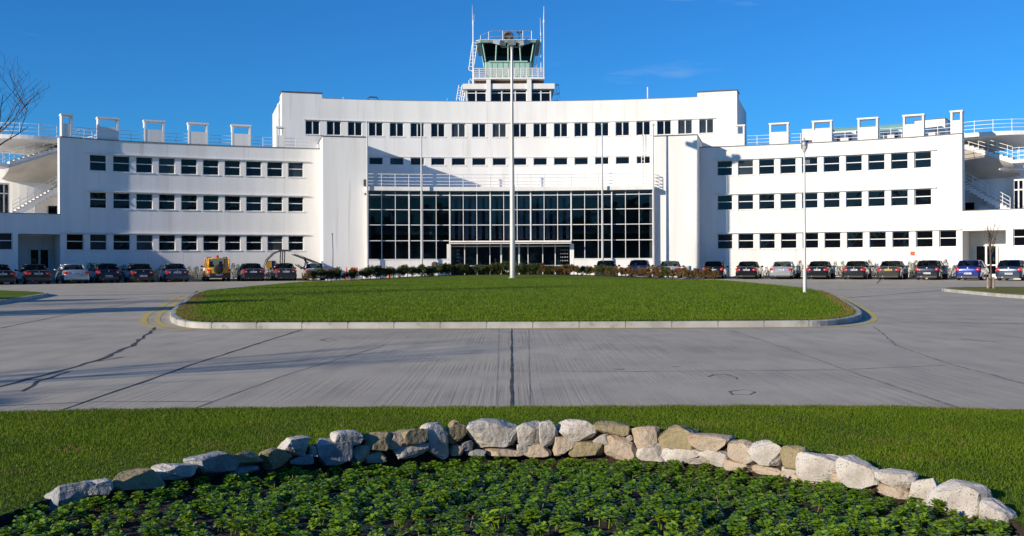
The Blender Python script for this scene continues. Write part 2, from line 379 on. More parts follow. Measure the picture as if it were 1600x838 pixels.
strip(jm, g((960, 577), (975, 577.5)), .05, .01); strip(jm, g((1050, 573), (1062, 573.5)), .05, .01)
strip(jm, g((1140, 612), (1165, 609), (1180, 613), (1170, 617), (1145, 617), (1140, 612)), .02, .012)
strip(jm, g((500, 532), (515, 529), (526, 532), (512, 534), (500, 532)), .03, .006)
tag(build('faint_road_joint', jm, M['faint_joint']), kind='structure')
# ------------------------------------------------------------------ traffic island with a mounded lawn
isl_px = [(304.5, 460), (285, 477.5), (270, 488), (264.5, 495.5), (266, 503), (279, 509.5), (303, 513), (340, 514), (800, 513), (1250, 511), (1300, 509.5), (1340, 504), (1351, 495.5), (1330, 480), (1310, 467.5)]
isl = [G(x, y) for x, y in isl_px]
out = [Vector((-14.9, 52, 0)), Vector((-14.9, 62, 0)), Vector((-14.6, 68.5, 0))]
back = [Vector((-14.6+29.2*i/10, 68.5+10.2*math.sin(math.pi*i/10), 0)) for i in range(11)]
outr = [Vector((14.6, 62, 0)), Vector((14.4, 52, 0)), Vector((13.6, 43, 0))]
loop = isl[::-1]            # from right back, along front, to left back  (reversed below)
loop = isl+outr[::-1]+back[::-1]+out[::-1]
def smooth_loop(pts, it=2):
    for _ in range(it):
        q = []
        for i in range(len(pts)):
            a, b = pts[i], pts[(i+1) % len(pts)]
            q += [a.lerp(b, .25), a.lerp(b, .75)]
        pts = q
    return pts
loop = smooth_loop(loop, 2)
def inset(pts, d):
    r = []
    for i in range(len(pts)):
        a, b, c = pts[i-1], pts[i], pts[(i+1) % len(pts)]
        t = (c-a); t.z = 0; t.normalize(); nn = Vector((-t.y, t.x, 0)); r.append(b+nn*d)
    return r
def area(p): return sum(p[i].x*p[(i+1) % len(p)].y-p[(i+1) % len(p)].x*p[i].y for i in range(len(p)))
if area(loop) < 0: loop = loop[::-1]
def kerb(name, lp, w=.16, h=.13):
    inner = inset(lp, w); bev = inset(lp, .025); n = len(lp); k = MB()
    k.v = [(p.x, p.y, 0) for p in lp]+[(p.x, p.y, h-.02) for p in lp]+[(p.x, p.y, h) for p in bev]+[(p.x, p.y, h) for p in inner]+[(p.x, p.y, .0) for p in inner]
    for L_ in range(4):
        for i in range(n): k.f.append((L_*n+i, L_*n+(i+1) % n, (L_+1)*n+(i+1) % n, (L_+1)*n+i))
    return k
tag(build('island_kerb', kerb('k', loop), M['kerb']), kind='structure')
# joints between the kerb stones
kj = MB(); acc = 0
for i in range(len(loop)):
    a, b = loop[i], loop[(i+1) % len(loop)]; Ls = (b-a).length; s = 1.0-acc
    while s < Ls:
        p = a.lerp(b, s/Ls); d = (b-a).normalized(); nn = Vector((-d.y, d.x, 0))
        mm = Matrix(((d.x, nn.x, 0, p.x), (d.y, nn.y, 0, p.y), (0, 0, 1, 0), (0, 0, 0, 1)))
        kj.box(-.006, .006, -.003, .163, .002, .133, mm); s += 1.0
    acc = (acc+Ls) % 1.0
tag(build('island_kerb_joint', kj, M['faint_joint']), kind='structure')
def inside(x, y, poly):
    c = False; j = len(poly)-1
    for i in range(len(poly)):
        a, b = poly[i], poly[j]
        if (a.y > y) != (b.y > y) and x < (b.x-a.x)*(y-a.y)/(b.y-a.y)+a.x: c = not c
        j = i
    return c
lin = inset(loop, .16)
def hw(y):     # half width of the island at depth y
    if y < 22: return 6.5
    if y < 46: return 7.2+(y-22)*(14.4-7.2)/24
    return 14.6
def island_z(x, y):
    s = .24*min(1, max(0, (y-21.7)/48))+.76*(lambda q: q*q*(3-2*q))(min(1, max(0, (y-69.5)/8.5)))
    e = max(0, 1-(abs(x)/hw(y))**2.2)
    return .125+.31*s*e**.8+.03*min(1, e*6)*min(1, max(0, (y-21.6)/2))
lawn = MB(); cells = {}
for s in [1-((i/26)**1.5) for i in range(27)]:
    pass
cen = Vector((0, 48, 0)); rings = [1, .985, .95, .9, .82, .72, .6, .48, .36, .24, .12]; n = len(lin)
for k, s in enumerate(rings):
    for p in lin:
        q = cen+(p-cen)*s; q.x = p.x*s
        lawn.v.append((q.x, q.y, island_z(q.x, q.y) if k else .12))
lawn.v.append((0, 48, island_z(0, 48)))
for k in range(len(rings)-1):
    for i in range(n): lawn.f.append((k*n+i, k*n+(i+1) % n, (k+1)*n+(i+1) % n, (k+1)*n+i))
for i in range(n): lawn.f.append(((len(rings)-1)*n+i, (len(rings)-1)*n+(i+1) % n, len(lawn.v)-1))
o = build('island_lawn', lawn, M['lawn'], smooth=True); tag(o, kind='structure')
# yellow double line round both ends of the island
ym = MB()
loL = [p for p in loop]
def offs(px_list, d):
    pts = g(*px_list); return pts
for d, w_ in ((.30, .13), (.62, .16)):
    lo = inset(loop, -d); n = len(lo)
    lead = [p for p in lo if p.y < 40]
    # order them along the loop
    ks = [i for i in range(n) if lo[i].y < 45]
    start = next(i for i in ks if (i-1) % n not in ks)
    seq = []; i = start
    while i in ks or i % n in ks: seq.append(lo[i % n]); i += 1
    if d > .5: 
        strip(ym, [p for p in seq if p.x < -6.5 and p.y > 21], w_); 
    else: strip(ym, seq, w_)
tag(build('yellow_line', ym, M['yellow_paint']), kind='structure')
# side islands
def side_island(name, pts, m):
    lp = smooth_loop([Vector((x, y, 0)) for x, y in pts], 2)
    if area(lp) < 0: lp = lp[::-1]
    tag(build(name+'_kerb', kerb('k', lp), M['kerb']), kind='structure')
    b = MB(); li = inset(lp, .16); b.v = [(p.x, p.y, .125) for p in li]; b.f = [tuple(range(len(li)))]
    tag(build(name+'_grass', b, m), kind='structure'); return li
left_isl = side_island('left_verge', [(-21.2, 46.5), (-19.4, 40), (-17.6, 33), (-17.5, 24), (-22, 12), (-50, 12), (-55, 50), (-28, 52)], M['lawn'])
right_isl = side_island('right_verge', [(20.3, 48.6), (19.3, 42), (18.7, 37), (20, 28), (36, 20), (60, 40), (60, 50), (26, 49.4)], M['dry_lawn'])
# ------------------------------------------------------------------ near lawn with sunken bed
wall_tab = [(-60, 5.2), (0, 5.55), (75, 5.96), (150, 6.1), (200, 6.3), (240, 6.45), (325, 6.85), (400, 7.1), (460, 7.5), (560, 7.83), (640, 8.05), (720, 8.3), (800, 8.36), (900, 8.33), (960, 8.28), (1060, 8.08), (1115, 7.85), (1200, 7.45), (1290, 6.95), (1350, 6.68), (1400, 6.35), (1500, 5.95), (1560, 5.5), (1600, 5.2), (1650, 4.7)]
def wallY(px): return float(np.interp(px, [a for a, b in wall_tab], [b for a, b in wall_tab]))
wl = []
for px in range(-60, 1651, 30):
    Y = wallY(px); wl.append(Vector(((px-800)/F*Y, Y, 0)))
def soil_z(x, y): return -.055-.20*max(0, 1-(x/(2.9 if x > 0 else 2.3))**4)*min(1, max(0, (y-(5.0 if x > 1 else 5.6))/2.4))
tm = MB()
ins = [Vector((p.x*1.0, p.y, 0)) for p in wl]
nb = len(wl)
def edgeY(x): return float(np.interp(x, [e.x for e in edge], [e.y for e in edge]))
# strips from the bed edge out to the road edge
rows = 8
for j in range(rows+1):
    for i, p in enumerate(wl):
        xt = p.x*1.0+ (p.x/2.9)*1.9
        q = Vector((p.x+(xt-p.x)*j/rows, p.y+(edgeY(xt)-p.y)*j/rows, 0))
        tm.v.append((q.x, q.y, .02-.008*j/rows+.012*noise.noise(q*1.3)))
for j in range(rows):
    for i in range(nb-1): tm.f.append((j*nb+i, j*nb+i+1, (j+1)*nb+i+1, (j+1)*nb+i))
for sgn, a, b in ((-1, wl[0], None), (1, wl[-1], None)):
    xo = a.x+(a.x/2.9)*1.9
    tm.add([(a.x, a.y, .02), (xo, edgeY(xo), .012), (sgn*40, edgeY(sgn*8), .012), (sgn*40, -10, .02), (a.x, -10, .02)], [(0, 1, 2, 3, 4)])
tag(build('near_lawn', tm, M['lawn_near'], smooth=True), kind='structure')
bm_ = MB(); rows = 24
for j in range(rows+1):
    for p in wl:
        y = p.y+.12+( -2 - p.y)*j/rows*(.9 if 0 else 1); x = p.x
        y = (p.y+.10)*(1-j/rows)+(-2)*(j/rows)
        bm_.v.append((x, y, soil_z(x, y)+.03*noise.noise(Vector((x*5, y*5, 0)))))
for j in range(rows):
    for i in range(nb-1): bm_.f.append((j*nb+i, j*nb+i+1, (j+1)*nb+i+1, (j+1)*nb+i))
tag(build('bed_soil', bm_, M['soil'], smooth=True), kind='structure')
# earth bank between turf and bed (behind the stones)
bk = MB()
for p in wl: bk.v += [(p.x, p.y, .018), (p.x, p.y+.02, soil_z(p.x, p.y)-.05)]
bk.f = [(2*i, 2*i+1, 2*i+3, 2*i+2) for i in range(nb-1)]
tag(build('bed_bank', bk, M['soil']), kind='structure')
def blades(name, pts, h, w, m, kind_label, lean=.5, hv=None):
    """pts: Nx3 array; one bent two-triangle blade at each"""
    N = len(pts); a = np.random.rand(N)*2*np.pi; hh = h*(.5+np.random.rand(N)); 
    d = np.stack([np.cos(a), np.sin(a), np.zeros(N)], 1)*(w*(.6+.8*np.random.rand(N)))[:, None]/2
    l = (np.random.rand(N, 2)-.5)*2*lean
    top = pts+np.stack([l[:, 0]*hh, l[:, 1]*hh, hh], 1)
    v = np.empty((N, 3, 3)); v[:, 0] = pts-d; v[:, 1] = pts+d; v[:, 2] = top
    me = bpy.data.meshes.new(name); me.vertices.add(N*3); me.vertices.foreach_set('co', v.reshape(-1))
    me.loops.add(N*3); me.loops.foreach_set('vertex_index', np.arange(N*3, dtype=np.int32))
    me.polygons.add(N); me.polygons.foreach_set('loop_start', np.arange(0, N*3, 3, dtype=np.int32))
    me.update(); me.validate(); me.materials.append(m)
    o = bpy.data.objects.new(name, me); C.objects.link(o)
    return tag(o, kind_label, 'grass', kind='stuff')
# near turf blades
N = 420000; X = (np.random.rand(N)-.5)*11.5; Y = 5.0+np.random.rand(N)**.8*4.75
ex = np.interp(X, [e.x for e in edge], [e.y for e in edge])
wx = np.array([p.x for p in wl]); wy = np.array([p.y for p in wl]); o_ = np.argsort(wx)
by = np.interp(X, wx[o_], wy[o_])
keep = (Y < ex+.02+.03*np.sin(X*9)) & ((Y > by+.03) | (np.abs(X) > 3.0)) & (np.abs(X) < Y*.56+.1)
keep &= ~((np.abs(X) >= 3.0) & (Y < by) & (np.abs(X) < 3.0))
PXg = 800+X/Y*F; keep = (Y < ex+.02+.03*np.sin(X*9)) & (np.abs(X) < Y*.56+.1) & ((Y > np.interp(PXg, [q[0] for q in wall_tab], [q[1] for q in wall_tab])+.10) | (PXg < 20) & (Y > 5.6) | (PXg > 1650))
pts = np.stack([X, Y, np.full(N, .012)], 1)[keep]
blades('grass', pts, .021, .0055, M['blade'], 'short dewy green turf between the road and the stone wall', .7)
# island turf blades, larger with distance
N = 240000; Y = 21.6+np.random.rand(N)**1.8*46; X = (np.random.rand(N)-.5)*2*np.interp(Y, [21.6, 24, 46, 70], [7, 8.6, 14.4, 14.4])
poly = inset(loop, .14); px_ = np.array([p.x for p in poly]); py_ = np.array([p.y for p in poly])
ins_ = np.zeros(N, bool); j = len(poly)-1
for i in range(len(poly)):
    cnd = ((py_[i] > Y) != (py_[j] > Y)) & (X < (px_[j]-px_[i])*(Y-py_[i])/(py_[j]-py_[i]+1e-12)+px_[i]); ins_ ^= cnd; j = i
X = X[ins_]; Y = Y[ins_]
Z = np.array([island_z(a, b) for a, b in zip(X, Y)])-.01
blades('grass', np.stack([X, Y, Z], 1), .05, .022, M['blade'], 'mown green grass covering the mounded traffic island', .8)
# ------------------------------------------------------------------ stone wall
stones = [(71,761,135,797,'g'),(135,755,168,777,'w'),(170,739,243,771,'m'),(244,727,302,748,'w'),(295,713,356,748,'g'),(354,710,399,729,'m'),(357,728,394,741,'g'),
(399,704,448,733,'m'),(440,687,480,715,'w'),(450,713,484,731,'g'),(481,700,491,716,'w'),(484,690,540,728,'g'),(520,677,558,700,'w'),(534,699,545,707,'t'),(541,700,572,725,'t'),
(563,678,612,706,'m'),(565,706,600,727,'t'),(606,680,632,704,'t'),(620,670,662,694,'m'),(607,694,662,716,'w'),(659,667,700,715,'w'),(695,659,725,696,'m'),(701,697,726,712,'t'),
(720,690,740,704,'g'),(728,703,757,713,'g'),(730,660,815,701,'w'),(757,701,815,712,'t'),(810,663,848,694,'w'),(843,661,873,698,'w'),(809,692,831,706,'w'),(820,696,860,714,'t'),
(864,680,897,711,'t'),(873,659,931,691,'w'),(894,692,950,716,'m'),(933,660,983,681,'m'),(927,681,960,700,'w'),(951,682,996,718,'t'),(980,680,990,690,'w'),(990,669,1033,699,'t'),
(997,690,1046,724,'w'),(1030,668,1087,707,'m'),(1046,703,1105,729,'w'),(1078,704,1098,718,'w'),(1088,681,1142,704,'t'),(1099,704,1143,728,'w'),(1144,687,1177,723,'t'),
(1140,722,1182,738,'t'),(1172,712,1182,728,'w'),(1177,690,1233,732,'w'),(1184,730,1225,743,'t'),(1227,702,1272,740,'m'),(1226,732,1250,742,'w'),(1221,739,1262,754,'t'),
(1255,710,1320,752,'w'),(1250,748,1285,760,'t'),(1308,741,1343,763,'t'),(1318,720,1385,764,'w'),(1378,739,1430,763,'w'),(1376,762,1430,778,'t'),(1430,748,1476,797,'w'),(1464,760,1545,808,'w'),(1530,789,1587,828,'w')]
sw = empty('stone_wall', (0, 8.3, 0), 'low curved dry stone retaining wall of pale and tan granite above the planting bed', 'wall', world=True)
def stone(px0, py0, px1, py1, kind, k):
    cx, cy = (px0+px1)/2, (py0+py1)/2; Y = wallY(cx)-.04
    c = P(cx, cy, Y); w_ = (px1-px0)/F*Y*.575; h_ = (py1-py0)/F*Y*.58
    dp = max(.07, min(.17, .5*w_+.04))
    # tangent of the wall
    p0 = wallY(cx-25); p1 = wallY(cx+25); tx = Vector(((cx+25-800)/F*p1-(cx-25-800)/F*p0, p1-p0, 0)).normalized()
    # keep the pixel width in spite of the turn, but not over-long
    tlen = min(1.35, 1/max(.3, abs(tx.x)))**.5*(.93 if cx > 1180 else 1); dp *= (.8 if cx > 1180 else 1); ang = math.atan2(tx.y, tx.x)*.8
    bm = bmesh.new(); bmesh.ops.create_icosphere(bm, subdivisions=4, radius=1)
    rng = random.Random(k*13+5); seed = Vector((rng.uniform(0, 50), rng.uniform(0, 50), 0))
    planes = []
    for _ in range(9):
        v = Vector((rng.gauss(0, 1), rng.gauss(0, .8), rng.gauss(0, 1))).normalized(); planes.append((v, rng.uniform(.68, .92)))
    planes += [(Vector((rng.uniform(-.2, .2), -1, rng.uniform(-.1, .3))).normalized(), .72)]
    for v in bm.verts:
        p = v.co.copy()
        # superellipsoid: boxy boulder
        e = .34; p = Vector([math.copysign(abs(q)**e, q) for q in p]); p *= 1/max(1e-6, (abs(p.x)**4+abs(p.y)**4+abs(p.z)**4)**.25)
        for nrm, dd in planes:
            s = p.dot(nrm)-dd
            if s > 0: p -= nrm*s*1.0
        p *= 1+.05*noise.noise(p*1.7+seed)+.05*noise.noise(p*4+seed)+.02*noise.noise(p*11+seed)
        v.co = Vector((p.x*w_*tlen, p.y*dp, p.z*h_))
    me = bpy.data.meshes.new('stone'); bm.to_mesh(me); bm.free(); me.materials.append(M['g'+kind])
    o = bpy.data.objects.new('stone', me); C.objects.link(o); o.parent = sw
    o.matrix_parent_inverse = Matrix.Translation(-Vector(sw['world_built']))
    o.location = c+Vector((0, dp*.55, 0)); o.rotation_euler = (rng.uniform(-.06, .06), rng.uniform(-.05, .05), ang)
for k, s in enumerate(stones): stone(*s, k)
# ------------------------------------------------------------------ bedding plants
def rosette(seed):
    rng = random.Random(seed); b = MB()
    stems = rng.randint(2, 4)
    for s in range(stems):
        sx, sy = rng.gauss(0, .022), rng.gauss(0, .022); sh = rng.uniform(.025, .06)
        for k in range(15):
            a = k*2.4+rng.uniform(-.3, .3); up = .15+.85*(k/15); ln = rng.uniform(.040, .060)*(1.1-.45*k/15); wd = ln*.32
            d = Vector((math.cos(a), math.sin(a), 0)); n_ = Vector((-d.y, d.x, 0))
            base = Vector((sx, sy, sh*(.45+.55*k/15)))
            p1 = base+d*ln*.55+Vector((0, 0, ln*.55*up)); p2 = base+d*ln*(1.0-.3*up)+Vector((0, 0, ln*(.75*up-.22)))
            b.add([base-n_*wd*.25, base+n_*wd*.25, p1+n_*wd, p1-n_*wd, p2], [(0, 1, 2, 3), (3, 2, 4)])
        b.tube([(sx, sy, -.03), (sx*1.1, sy, sh)], .003, 4)
    me = bpy.data.meshes.new('bedding_plant'); me.from_pydata(b.v, [], b.f); me.materials.append(M['leaf']); return me
ros = [rosette(i) for i in range(9)]
spots = []
y = 4.75
row = 0
while y < 8.4:
    x = -3.6+random.random()*.1
    while x < 3.6:
        px = 800+x/y*F; by_ = wallY(px) if -60 < px < 1650 else 0
        if -70 < px < 1670 and y < by_-(.045 if x < 0 else .085):
            xx = x+random.gauss(0, .028); yy = y+random.gauss(0, .028)
            if random.random() > .05: spots.append((xx, yy))
        x += .136
    y += .122; row += 1
spots.sort(key=lambda s: s[1])
rest = MB()
for i, (x, y) in enumerate(spots):
    me = ros[i % 9]; sc = random.uniform(.75, 1.3); rz = random.random()*6.28; z = soil_z(x, y)+random.uniform(-.005, .02)
    if i < 300:
        o = bpy.data.objects.new('bedding_plant', me); C.objects.link(o); o.location = (x, y, z); o.rotation_euler = (random.gauss(0, .12), random.gauss(0, .12), rz); o.scale = (sc,)*3
        tag(o, 'small glossy green leafy plant in dark soil in front of the stone wall', 'plant', 'leafy bedding plants below the stone wall')
    else:
        mtx = Matrix.Translation((x, y, z)) @ Matrix.Rotation(rz, 4, 'Z') @ Matrix.Scale(sc, 4)
        rest.add([mtx @ v.co for v in me.vertices], [tuple(p.vertices) for p in me.polygons])
o = build('bedding_plants', rest, M['leaf']); tag(o, 'mass of glossy green leafy plants close under the curved stone wall', 'plants', kind='stuff')
ds = MB()
for _ in range(34):
    x = random.uniform(-2.8, 2.8); y = random.uniform(5, 7.9)
    px = 800+x/y*F
    if y > wallY(px)-.1: continue
    z = soil_z(x, y); ds.tube([(x, y, z-.01), (x+random.uniform(-.02, .02), y+random.uniform(-.02, .02), z+random.uniform(.04, .08))], .0025, 4)
for _ in range(500):
    x = random.uniform(-2.8, 2.8); y = random.uniform(5, 8.0); px = 800+x/y*F
    if y > wallY(px)-.1: continue
    z = soil_z(x, y)+.02; a = random.random()*6.28; s = random.uniform(.01, .025); d = Vector((math.cos(a), math.sin(a), random.uniform(-.3, .5)))*s; n_ = Vector((-d.y, d.x, 0))*.4; p = Vector((x, y, z+random.random()*.02))
    ds.add([p-d, p+n_, p+d, p-n_], [(0, 1, 2, 3)])
tag(build('plant_litter', ds, M['dry_stem']), 'dry brown stems and fallen leaf bits scattered on the bed soil', 'litter', kind='stuff')

# dry, scuffed grass along the kerb and the road edge
M['dry_blade'] = leafmat('dry_grass_blade', (.20, .15, .05), (.26, .17, .07), .6, .2, .2, 2.)
q = inset(loop, .20); PT = []
for i in range(len(q)):
    a, b = q[i], q[(i+1) % len(q)]
    if a.y > 42: continue
    k = int((b-a).length*(420 if a.x < -3 else 260)); d = (b-a).normalized(); nn = Vector((-d.y, d.x, 0))
    for _ in range(k):
        p = a.lerp(b, random.random())+nn*(abs(random.gauss(0, 1))*(.20 if a.x < -1 else .13)); PT.append((p.x, p.y, island_z(p.x, p.y)-.004))
blades('dry_grass', np.array(PT), .045, .02, M['dry_blade'], 'brown scuffed grass along the kerb of the island', .9)
PT = []
for _ in range(9000):
    x = random.uniform(-5.4, 5.4); 
    if random.random() > .35+.65*max(0, x/5): continue
    y = edgeY(x)-abs(random.gauss(0, .12))+.02; PT.append((x, y, .012))
blades('dry_grass', np.array(PT), .022, .006, M['dry_blade'], 'brown grass tips along the near road edge', .9)

PT = []
for _ in range(80):
    x = random.uniform(-4.6, 4.6); y = random.uniform(6.2, 9.3)
    if y < wallY(800+x/y*F)+.15 and abs(x) < 3.1: continue
    for k in range(random.randint(8, 60)):
        PT.append((x+random.gauss(0, .06), y+random.gauss(0, .05), .014))
blades('dry_grass', np.array(PT), .024, .0055, M['dry_blade'], 'scattered yellowish grass blades in the near lawn', .9)
# ------------------------------------------------------------------ terminal building
RW, RU, RP, RG = 63.6, 66.4, 60.8, 60.2
T = empty('terminal_building', (0, 88, 0), 'long white curved modernist airport terminal with ribbon windows and a glazed central hall', 'building', world=True)
ZW, ZU, ZP, ZPOD = 11.25, 16.1, 12.0, 5.25
WH = 1.29
def px_set(a, b, n, R):
    t0, t1 = TH(a, R), TH(b, R); return [t0+(t1-t0)*i/(n-1) for i in range(n)]
# window prototypes facing the camera (local -Y), origin at the middle of the outer wall plane
def window_mesh(w_, h_, kind):
    f = MB(); t = .05; y0, y1 = .13, .19
    f.box(-w_/2, w_/2, y0, y1, -h_/2, -h_/2+t); f.box(-w_/2, w_/2, y0, y1, h_/2-t, h_/2)
    f.box(-w_/2, -w_/2+t, y0, y1, -h_/2+t, h_/2-t); f.box(w_/2-t, w_/2, y0, y1, -h_/2+t, h_/2-t)
    if kind == 'h': f.box(-w_/2+t, w_/2-t, y0-.02, y1-.002, .02, .085)
    if kind == 'v': f.box(-.045, .045, y0-.02, y1-.002, -h_/2+t, h_/2-t)
    return f
def sill_mesh(w_, h_):
    s = MB(); s.box(-w_/2-.09, w_/2+.09, -.06, .2, -h_/2-.07, -h_/2-.002); return s
protos = {}
def add_window(th, R, zc, w_, h_, kind, label=None):
    key = (round(w_, 3), round(h_, 3), kind)
    loc = A(th, R, zc)
    if key not in protos:
        fo = build('window', window_mesh(w_, h_, kind), M['white'], T)
        pn = MB(); pn.box(-w_/2+.02, w_/2-.02, .155, .165, -h_/2+.02, h_/2-.02)
        p = build('pane', pn, M['pane'], fo); s = build('sill', sill_mesh(w_, h_), M['white'], fo)
        g2 = p.data.copy(); g2.materials[0] = M['pane_grey']
        protos[key] = (fo, p.data, g2); o = fo
    else:
        fo, d0, d1 = protos[key]; o = copy_tree(fo)
        for ch in o.children:
            if ch.name.startswith('pane'): ch.data = d1 if random.random() < .2 else d0
    o.location = loc; o.rotation_euler = (0, 0, -th-(math.copysign(math.atan(KINK), th) if abs(th) > TK else 0))
    for ch in o.children:
        if ch.name.startswith('pane'): ch.rotation_euler = (random.uniform(-.012, .012), 0, random.uniform(-.012, .012))
    return o
rows_w = [(9.435, 1.29), (6.475, 1.28), (3.135, 1.29)]     # centre, height
def wing(sgn):
    if sgn < 0:
        tin = TH(508, RW); tend = TH(92.5, RW, 300); c10 = px_set(153.9, 462.5, 10, RW); c11 = px_set(116.8, 462.5, 11, RW); tpod = TH(-260, RW)
    else:
        tin = TH(1088, RW); tend = TH(1505, RW, 300); c10 = px_set(1133, 1442.5, 10, RW); c11 = px_set(1133, 1482, 11, RW); tpod = TH(1860, RW)
    hwid = WH/2/RW; holes = []
    for (zc, h_), cs in zip(rows_w, (c10, c10, c11)):
        for t in cs:
            holes.append((t-hwid, t+hwid, zc-h_/2, zc+h_/2)); add_window(t, RW, zc, WH, h_, 'h')
    b = MB(); lo, hi = min(tin, tend), max(tin, tend)
    curved_wall(b, RW, lo, hi, 0, ZW, holes)
    # end cheek 1.1 m deep, then the mass recedes
    s = 1 if sgn > 0 else -1
    c1 = tend-s*.018
    b.arc(min(tend, c1), max(tend, c1), RW+.27, RW+1.1, 3.75, ZW, 1)
    b.arc(min(tend, c1), max(tend, c1), RW+.001, RW+.27, ZW-.001, ZW, 1)
    # inner back faces so that the rooms are closed
    b.arc(min(tin, tend-s*.06), max(tin, tend-s*.06), RW+.9, RW+11, .05, ZW-.12)
    build('wing_wall', b, M['wall'], T)
    rf = MB(); rf.arc(lo, hi, RW-.05, RW+.95, ZW+.002, ZW+.07); build('roof_coping', rf, M['roof'], T)
    for (zc, h_), cs in zip(rows_w, (c10, c10, c11)):
        l = MB()
        e0, e1 = min(cs)-hwid-.006, max(cs)+hwid+.006
        l.arc(e0, e1, RW-.17, RW-.002, zc+h_/2+.035, zc+h_/2+.105)
        build('window_hood', l, M['white'], T)
    # podium continuing past the wing end
    rec0, rec1 = (TH(25, RW), TH(92.5, RW, 300)) if s < 0 else (TH(1505, RW, 300), TH(1575, RW))
    wps = ([TH(2, RW)-i*.0285 for i in range(3)] if s < 0 else [TH(1601, RW)+i*.0285 for i in range(3)])
    hp = []
    for t in wps:
        hp.append((t-hwid, t+hwid, 3.135-.645, 3.135+.645)); add_window(t, RW, 3.135, WH, 1.29, 'h')
    p = MB(); a, bb = (tpod, tend) if s < 0 else (tend, tpod)
    curved_wall(p, RW, a, bb, 0, ZPOD, hp+[(rec0, rec1, 0, 3.72, 3.2)])
    # terrace deck, side and back of recess
    p.arc(a, bb, RW+.26, RW+20, ZPOD-.35, ZPOD-.12); p.arc(a, bb, RW+.002, RW+.26, ZPOD-.3, ZPOD-.001)
    p.arc(rec0, rec1, RW+3.2, RW+3.4, 0, 3.72)
    build('podium_wall', p, M['wall'], T)
    p = MB(); p.arc(a, bb, RW-.04, RW+.30, ZPOD+.001, ZPOD+.05); build('podium_coping', p, M['roof'], T)
    # door in the recess
    t0, t1 = (TH(44, RW+3.1), TH(75, RW+3.1)) if s < 0 else (TH(1526, RW+3.1), TH(1560, RW+3.1))
    d = MB(); zt = 2.55
    d.arc(t0, t1, RW+3.02, RW+3.19, zt, zt+.09); tm_ = (t0+t1)/2
    for tt in (t0, tm_, t1): d.arc(tt-.0011, tt+.0011, RW+3.04, RW+3.17, 0, zt)
    d.arc(t0, t1, RW+3.03, RW+3.17, 0, .35); d.arc(t0, t1, RW+3.05, RW+3.16, 1.0, 1.1)
    do = build('door', d, M['white'], T)
    q = MB(); q.arc(t0+.001, t1-.001, RW+3.08, RW+3.10, .3, zt); build('pane', q, M['pane'], do)
    # rooftop portals and railings
    Rr = RW+.35
    for i in range(5):
        cpx = ([102.5, 168.5, 240.5, 309, 376.5] if s < 0 else [1496.5, 1428, 1356.5, 1285, 1217.5])[i]
        t = TH(cpx, Rr, 200); wd = (.40 if i == 0 else .78)
        if s > 0 and i == 0: wd = .42
        portal(t, Rr, wd)
    portal(TH(438 if s < 0 else 1157, Rr, 215), Rr, .36)
    cuts = [TH(x, Rr, 210) for x in ([110, 153, 184, 225, 256, 294, 324, 362, 391, 431, 445, 507] if s < 0 else [1488, 1444, 1412, 1372, 1341, 1300, 1270, 1232, 1203, 1163])]
    for k in range(0, len(cuts), 2):
        r = MB()
        a_, b_ = sorted((cuts[k], cuts[k+1])); m_ = (a_+b_)/2
        for dz in (.27, .55, .85): r.rail(a_, b_, Rr, ZW+.05+dz, .022)
        for tt in (m_,) if k < 10 else (a_+(b_-a_)*.28, a_+(b_-a_)*.62): r.tube([A(tt, Rr, ZW+.05), A(tt, Rr, ZW+.9)], .028, 5)
        build('roof_railing', r, M['white'], T)
def portal(t, R, hw_):
    m = Matrix.Translation(A(t, R, ZW+.07)) @ Matrix.Rotation(-t, 4, 'Z'); b = MB(); H_ = 1.66
    b.box(-hw_, -hw_+.14, -.3, .5, 0, H_, m); b.box(hw_-.14, hw_, -.3, .5, 0, H_, m)
    b.box(-hw_+.14, hw_-.14, -.285, -.12, 0, 1.02, m); b.box(-hw_-.05, hw_+.05, -.35, .55, H_+.002, H_+.13, m)
    build('roof_portal', b, M['wall'], T)
wing(-1); wing(1)
# pylons
for a, b_ in ((505, 574.5), (1023.5, 1090)):
    t0, t1 = TH(a, RP), TH(b_, RP); b = MB(); b.arc(t0, t1, RP, RU+.3, 0, ZP); build('pylon', b, M['wall'], T)
    c = MB(); c.arc(t0-.0006, t1+.0006, RP-.05, RU-.01, ZP+.002, ZP+.07); build('pylon_coping', c, M['coping'], T)
# upper central block
t0, t1 = TH(440.5, RU, 150), TH(1151.5, RU, 150)
c20 = px_set(489.2, 1104.5, 20, RU); hwu = 1.25/2/RU; holes = []
for i, t in enumerate(c20):
    holes.append((t-hwu, t+hwu, 12.85, 14.10)); add_window(t, RU, 13.475, 1.25, 1.25, 'v')
    if 3 <= i <= 16: holes.append((t-hwu, t+hwu, 10.28, 10.95)); add_window(t, RU, 10.615, 1.25, .67, 'n')
b = MB(); curved_wall(b, RU, t0, t1, 7.3, ZU, holes)
b.arc(t0, t0+.004, RU+.27, RU+11, 7.3, ZU-.001, 1); b.arc(t1-.004, t1, RU+.27, RU+11, 7.3, ZU-.001, 1)
b.add([A(t0, RU, 7.3), A(t0, RU+.27, 7.3), A(t0, RU+.27, ZU), A(t0, RU, ZU)], [(0, 1, 2, 3)]); b.add([A(t1, RU, 7.3), A(t1, RU+.27, 7.3), A(t1, RU+.27, ZU), A(t1, RU, ZU)], [(0, 1, 2, 3)])
b.arc(t0+.005, t1-.005, RU+10.8, RU+11, 0, ZU-.2); b.arc(t0+.005, t1-.005, RU+.9, RU+1.0, 7.5, ZU-.3)
build('upper_wall', b, M['wall'], T)
b = MB(); b.arc(t0+.005, t1-.005, RU+.28, RU+10.8, ZU-.25, ZU-.1); build('roof', b, M['roof'], T)
tl, tr = TH(503, RU, 150), TH(1089.5, RU, 150)
